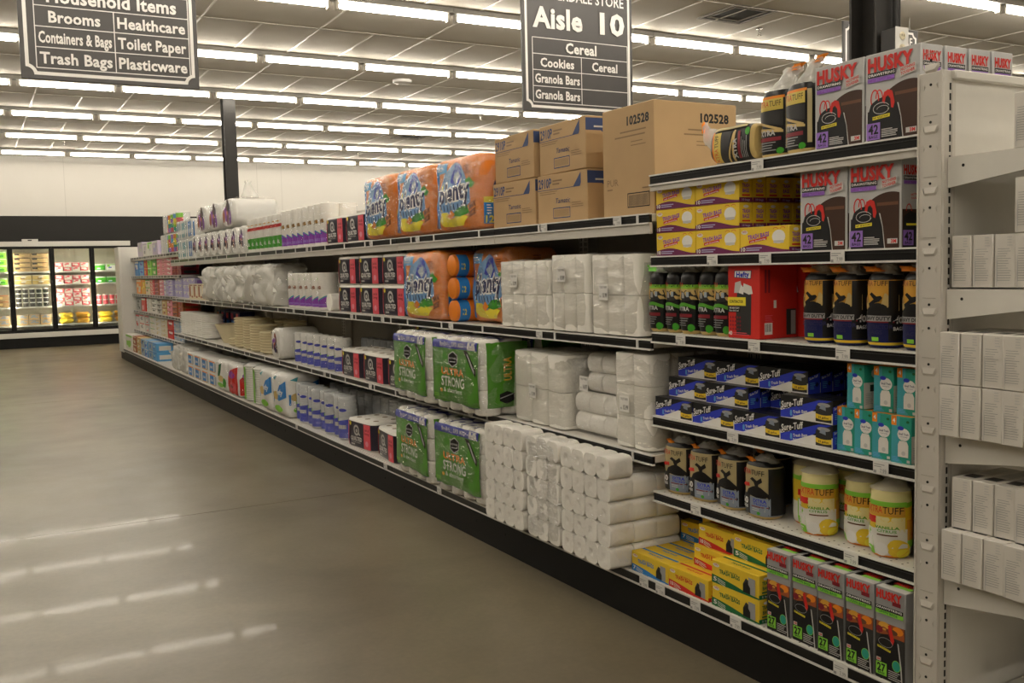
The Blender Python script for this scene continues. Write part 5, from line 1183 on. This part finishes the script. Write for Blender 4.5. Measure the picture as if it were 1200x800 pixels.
# ---- base deck bags
def softbag(w,d,h,base,artf,seed):
    P = Puff(w,d,h,.04,.010,.006,11,seed); m = P.body(M(),base,8,12,12); a = Art(); artf(a,w,h); b_ = Art(); artf(b_,d,h); m.put(b_,P.sd,.002,.00013); m.put(a,P.fr,.002,.00013)
    top = crumple(w*.30,.06,base,14,seed,(0,0),.6,.5)
    F = Puff(w,d,h,.04,.010,.008,15,seed+1,0,.005); f = F.body(M(),'film',6,14,12)
    return Proto('plate_bag','bag of plates',m,[('plastic_wrap',f,(0,0,0),())])
def tealart(a,w,h): a.poly([(w*.25,h*.42),(w*.55,h*.74),(w*.95,h*.86),(w*.95,h*.48),(w*.55,h*.36)],'azure'); a.poly([(w*.10,h*.88),(w*.35,h*.95),(w*.30,h*.84)],'aqua'); a.ell(w*.30,h*.48,w*.20,h*.10,'tan',14); a.text('hefty',w*.36,h*.52,w*.42,h*.12,'white',.03); a.ell(w*.45,h*.18,w*.28,h*.08,'lime',12); a.rect(w*.05,h*.30,w*.12,h*.55,'azure',2,4)
def redart(a,w,h): a.poly([(w*.05,h*.05),(w*.05,h*.55),(w*.35,h*.80),(w*.95,h*.95),(w*.95,h*.05)],'red'); a.ell(w*.45,h*.66,w*.30,h*.12,'violet',14); a.ell(w*.52,h*.30,w*.32,h*.16,'pinkred',14); a.ell(w*.45,h*.30,w*.18,h*.06,'maroon',12)
def greenart(a,w,h): a.poly([(w*.2,h*.45),(w*.35,h*.85),(w*.6,h*.92),(w*.5,h*.5)],'forest'); a.ell(w*.6,h*.42,w*.25,h*.10,'tan',12); a.ell(w*.5,h*.2,w*.3,h*.08,'lime',12); a.ell(w*.85,h*.3,w*.10,h*.16,'leaf',10)
TBG = softbag(.36,.28,.345,'white',tealart,1); RBG = softbag(.40,.26,.30,'white',redart,2); GBG = softbag(.42,.26,.30,'white',greenart,3)
for i,y in enumerate((7.735,8.160)): put(TBG, 2.14, .28, y, BZ+.003, f'white plate bag with teal and olive print, base deck, {nth(i)} from cup sleeves', 'teal printed plate bags', rz=.03)
for i,y in enumerate((8.575,8.90)):
    m = M(); prof = [(0,.12)]
    for k in range(16): prof += [(.01+.02*k,.146),(.018+.02*k,.15),(.02+.02*k,.14)]
    prof += [(.335,.12)]; m.lathe(prof,'foam',n=24); a = Art().band(-.02,.03,lambda t:.02,lambda t:.31,'lime',4); m.put(a,lambda u,v,n:(-math.sqrt(.152**2-u*u)-n,-u,v),.001)
    f = M(); f.lathe([(0,.13),(.01,.158),(.33,.158),(.345,.11)],'sleeve',n=22,wob=.04)
    Proto('plate_stack','plate stack',m,[('plastic_sleeve',f,(0,0,0),())]).place((2.298,y,BZ+.002),f'tall white plate stack in a clear sleeve with green stripe, {nth(i)} beyond the teal bags','plate stacks in clear sleeves')
put(RBG, 2.14, .26, 9.33, BZ+.003, 'white plate bag with bright red print on the base deck'); put(GBG, 2.14, .26, 9.82, BZ+.003, 'white plate bag with dark green leaf print on the base deck')
GBB = softbag(.38,.17,.24,'white',greenart,5)
for i in range(5): GBB.place((2.585,8.6+.46*i,BZ+.002),f'green printed bag at the back of the base deck in shade, {nth(i)} along','green printed bags at the back')
bb = Proto('plate_box','box',carton(.36,.26,.135,'white',Art().rect(.04,.02,.22,.115,'azure').rect(.03,.11,.30,.122,'orange').rect(.26,.02,.34,.11,'bluegrey').rect(.04,.012,.30,.02,'amber').text('plates',.07,.05,.12,.03,'white',.03)))
for k in range(2):
    for i in range(4): put(bb, 2.15, .26, 10.26+.375*i, BZ+.002+.137*k, f'white and blue plate box, {"lower" if k == 0 else "upper"} layer, {nth(i)} beyond the green leaf bag', 'white and blue plate boxes')
CBW = clearbag(.42,.40,.30,9)
for i in range(2): put(CBW, 2.15, .40, 11.86+.50*i, BZ+.002, f'white plastic bag of foam cups on the base deck, {nth(i)} beyond the blue boxes', 'white bags of foam cups')

# ================================================================== FAR SECTIONS: SMALL BOXES IN MANY COLOURS
def column(y0, w, level, n, base, spots, what, xf=2.335, hmax=.25, d=.22, seed=0):
    h = hmax/n-.002
    P = Proto('grocery_box','box',smallpack(w-.006,d,h,base,spots,seed))
    for k in range(n):
        put(P, xf, d, y0+w/2, (S9Z[level] if level < 5 else BZ)+.002+(h+.002)*k, f'{what}, {"single layer" if n == 1 else rowname(k,n)}, on the {["top","second","third","fourth","fifth","lowest"][level]} level of the far shallow shelves', f'{what} on the {nth(level)} far level')
lv = {0:[(14.35,.42,1,'mauve',['paper','lavender'],'lavender and white carton',.20),(14.80,.42,1,'paper',['lime','lgrey'],'white carton with green panel',.20),(15.25,.42,1,'paper',['mauve','grey'],'pale carton with grey panel',.20),(15.70,.45,1,'mauve',['lgrey','paper'],'mauve carton',.22)],
 1:[(12.70,.30,3,'maroon',['rust','dark'],'dark red box'),(13.02,.30,3,'maroon',['rust','brown'],'dark rust box'),(13.36,.36,4,'pink',['rust','paper'],'pink and rust box'),(13.74,.36,4,'pink',['rust','cream'],'pink and cream box'),(14.12,.36,4,'pink',['pinkred','paper'],'rose coloured box'),(14.52,.40,2,'leaf',['lime','cream'],'light green carton'),(14.95,.36,2,'lime',['paper','leaf'],'lime green carton'),(15.35,.28,2,'red',['amber','dark'],'red and amber carton'),(15.70,.40,2,'sky',['royal','paper'],'blue bottle pack'),(16.15,.40,1,'azure',['paper','royal'],'blue jug pack')],
 2:[(13.33,.31,3,'lavender',['paper','purple'],'lilac tray pack'),(13.66,.34,3,'lavender',['grey','paper'],'grey lilac tray pack'),(14.02,.34,4,'pink',['maroon','paper'],'pink and maroon box'),(14.40,.36,4,'rust',['pink','plum'],'rust and plum box'),(14.80,.34,4,'pinkred',['cream','plum'],'pink red box'),(15.18,.40,2,'cream',['leaf','pink'],'cream and green box'),(15.62,.36,1,'amber',['orange','lemon'],'amber box'),(16.02,.45,1,'orange',['cream','amber'],'orange and cream box')],
 3:[(12.70,.34,3,'rust',['maroon','red'],'red brown box'),(13.08,.34,3,'rust',['orange','brown'],'brown and orange box'),(13.46,.36,3,'pink',['rust','paper'],'salmon coloured box'),(13.86,.36,2,'tan',['rust','cream'],'tan and rust box'),(14.26,.36,3,'lgrey',['dark','lemon'],'grey and yellow box'),(14.68,.40,3,'white',['dark','black'],'black and white box'),(15.14,.42,4,'paper',['lgrey','cream'],'off white box'),(15.66,.40,1,'red',['paper','pinkred'],'low red box'),(16.12,.46,1,'grey',['dark','lgrey'],'low grey tray')],
 4:[(12.70,.28,3,'bluegrey',['sky','paper'],'pale blue box'),(13.00,.40,3,'bluegrey',['lgrey','sky'],'blue grey box'),(13.45,.42,2,'red',['maroon','paper'],'bright red box'),(13.92,.46,4,'cream',['paper','tan'],'cream carton'),(14.42,.46,4,'paper',['cream','tan'],'ivory carton'),(14.92,.42,3,'paper',['leaf','cream'],'ivory and green carton'),(15.40,.42,2,'lgrey',['red','paper'],'grey and red box'),(15.88,.46,2,'paper',['red','grey'],'white and red box'),(16.36,.38,1,'lgrey',['red','white'],'flat grey and red box')],
 5:[(13.75,.32,2,'sky',['azure','paper'],'light blue carton'),(14.10,.32,2,'bluegrey',['azure','sky'],'soft blue carton'),(14.45,.32,2,'sky',['paper','royal'],'sky blue carton'),(14.80,.32,2,'bluegrey',['sky','navy'],'dusty blue carton'),(15.16,.36,3,'tan',['rust','paper'],'tan and white carton'),(15.56,.36,2,'rust',['cream','forest'],'brown carton'),(15.98,.70,1,'paper',['lime','leaf'],'white and green flat pack')]}
sd_ = 0
for L_,items in lv.items():
    for it in items:
        y0,w,n,base,spots,what = it[:6]; hm = it[6] if len(it) > 6 else {1:.232,2:.222,3:.206,4:.25,5:.244}[L_]
        column(y0,w,L_,n,base,spots,what,hmax=hm,seed=sd_,xf=2.335 if L_ < 5 else 2.16); sd_ += 1

# ================================================================== END DISPLAY: SMALL WHITE BOXES
def spine(w,d,h):
    a = Art(); a.lines(.008,h*.72,w-.018,14,h*.045,'grey',.22); a.rect(.007,h*.12,.009,h*.50,'grey'); a.lines(w*.62,h*.93,w*.26,4,h*.05,'lgrey',.4)
    a.rect(w*.12,h*.02,w*.16,h*.6,'lgrey')
    s_ = Art().rect(.01,.02,d*.9,h*.5,'brown').rect(.01,h*.6,d*.7,h*.85,'purple')
    t = Art().rect(w*.15,d*.15,w*.8,d*.35,'dark').rect(w*.2,d*.45,w*.8,d*.85,'lgrey')
    m = M(); m.box(-d/2,d/2,-w/2,w/2,0,h,'boxwhite',.0015); m.put(a,front(d,w)); m.put(s_,side(d,w)); m.put(t,topf(d,w,h)); return Proto('small_white_box','box',m)
pm('boxwhite',(.66,.63,.58),.45,var=.03)
SB = spine(.054,.20,.128)
def sbrow(n, y0, xf, z, what, st=.0565):
    for i in range(n): put(SB, xf+.003*((i*7)%3), .20, y0-.027-st*i, z+.001, f'small white box on the end display, {what}, {nth(i)} from the slotted upright', 'small white boxes on the end display')
sbrow(7, 1.600, 2.150, EZ[1], 'second shelf')
sbrow(7, 1.594, 2.100, EZ[2], 'third shelf lower layer'); sbrow(7, 1.594, 2.100, EZ[2]+.130, 'third shelf upper layer')
sbrow(7, 1.588, 2.105, EZ[3], 'fourth shelf lower layer'); sbrow(7, 1.584, 2.138, EZ[3]+.130, 'fourth shelf upper layer')
SB.place((2.26,1.418,EZ[0]+.001),'small white box standing on the highest end display shelf'); SB.place((2.25,1.41,EZ[1]+.132),'small white box laid on top of the second end display shelf row', rz=.05)
pb = spine(.12,.2,.13)
for k in range(2): pb.place((2.62,1.47,BZ+.001+.132*k),f'white and purple box deep on the end display base, {"lower" if k == 0 else "upper"} of two','boxes deep on the end display base')
pb.place((2.36,1.36,BZ+.001),'white box with purple print at the front of the end display base')

# ================================================================== FREEZER CONTENTS
def fz(nm, cat, w, d, h, base, spots, seed): return Proto(nm,cat,smallpack(w,d,h,base,spots,seed))
FRY = FY+.16
def fill(x0, x1, z, nx, nz, h, protos, what, shelf, gap=.006):
    w = (x1-x0)/nx
    for k in range(nz):
        for i in range(nx):
            P = protos[(i+k)%len(protos)]; P.place((x0+w*(i+.5),FRY+.12,z+.002+h*k), f'{what} in freezer, {shelf}, {rowname(k,nz) if nz > 1 else "single layer"}, {nth(i)} along', f'{what} in the freezer, {shelf}', rz=PI/2)
kb = [fz('frozen_food_box','frozen food box',.30,.24,.088,'kraft',['dark','tan'],1)]; kb2 = [fz('frozen_food_box','frozen food box',.29,.24,.088,'tan',['paper','kraftdark'],2)]
bx = [fz('frozen_food_box','frozen food box',.19,.24,.10,'kraft',['slate','bluegrey'],3)]
tub = M(); tub.lathe([(0,.044),(.07,.050),(.072,.053),(.085,.053),(.087,.03)],'dark',n=16,mats=['dark','white','white','white']); TUB = Proto('ice_cream_tub','tub',tub)
tubw = M(); tubw.lathe([(0,.044),(.08,.05),(.082,.054),(.095,.054),(.097,.03)],'pinkred',n=16,mats=['pinkred','white','white','white']); TUBR = Proto('ice_cream_tub','tub',tubw)
for d_ in range(-1,4):
    X0 = FX0+DW*(d_+2)+.055; X1 = X0+DW-.11
    if d_ == 1:
        fill(X0,X1,1.485,2,4,.091,kb,'kraft box','top shelf, second door'); fill(X0,X1,1.235,2,2,.091,kb2,'tan box','second shelf, second door'); fill(X0,X1,.44,3,2,.103,bx,'blue printed box','lowest shelf, second door')
        for k in range(4):
            for i in range(5): TUB.place((X0+.06+.12*i,FRY+.06,.802+.089*k),f'dark tub with white lid behind the second freezer door, {rowname(k,4)}, {nth(i)} along','dark ice cream tubs')
    elif d_ == 2:
        rw = [fz('frozen_food_box','frozen food box',.14,.2,.082,'paper',['pinkred','red'],5),fz('frozen_food_box','frozen food box',.14,.2,.082,'pinkred',['paper','white'],6)]
        fill(X0,X1,1.485,4,2,.084,rw,'red and white box','top shelf, third door'); fill(X0,X1,1.235,4,2,.084,rw,'red and white carton','second shelf, third door'); fill(X0,X1,.80,4,4,.084,rw,'white and red carton','third shelf, third door')
    elif d_ == 3:
        gw = [fz('frozen_food_box','frozen food box',.19,.2,.12,'leaf',['white','azure'],7),fz('frozen_food_box','frozen food box',.19,.2,.12,'white',['lime','royal'],8)]
        fill(X0,X1,1.485,3,1,.12,gw,'green and white pack','top shelf, fourth door'); fill(X0,X1,1.235,3,1,.12,[gw[0]],'green pack','second shelf, fourth door')
        for k in range(2):
            for i in range(5): TUBR.place((X0+.06+.12*i,FRY+.06,.802+.098*k),f'red tub with white lid behind the fourth freezer door, {"lower" if k == 0 else "upper"} row, {nth(i)} along','red ice cream tubs')
    elif d_ == 0:
        gg = [fz('frozen_food_box','frozen food box',.19,.2,.13,'lime',['white','leaf'],9)]; bb_ = [fz('frozen_food_box','frozen food box',.29,.2,.12,'kraftdark',['rust','tan'],10)]
        fill(X0,X1,1.485,3,3,.132,gg,'light green box','top shelf, first visible door'); fill(X0,X1,1.235,3,1,.132,gg,'green carton','second shelf, first visible door'); fill(X0,X1,.80,2,2,.122,bb_,'brown box','third shelf, first visible door'); fill(X0,X1,.44,3,2,.103,bx,'blue grey box','lowest shelf, first visible door')
    if d_ in (2,3):
        for i in range(4):
            P = Puff(.30,.22,.10,.045,.01,.02,12,60+i+d_); m = P.body(M(),'amber' if i%2 else 'yellow',6,10,6); a = Art().rect(.06,.03,.2,.07,'paper',4,2); m.put(a,P.fr,.002)
            Proto('frozen_food_bag','frozen food bag',m).place((X0+.16+.30*(i%2),FRY+.12,.442+.11*(i//2)),f'yellow frozen food bag behind the {"third" if d_ == 2 else "fourth"} freezer door, {"lower" if i < 2 else "upper"} layer, {nth(i%2)} along','yellow frozen food bags')
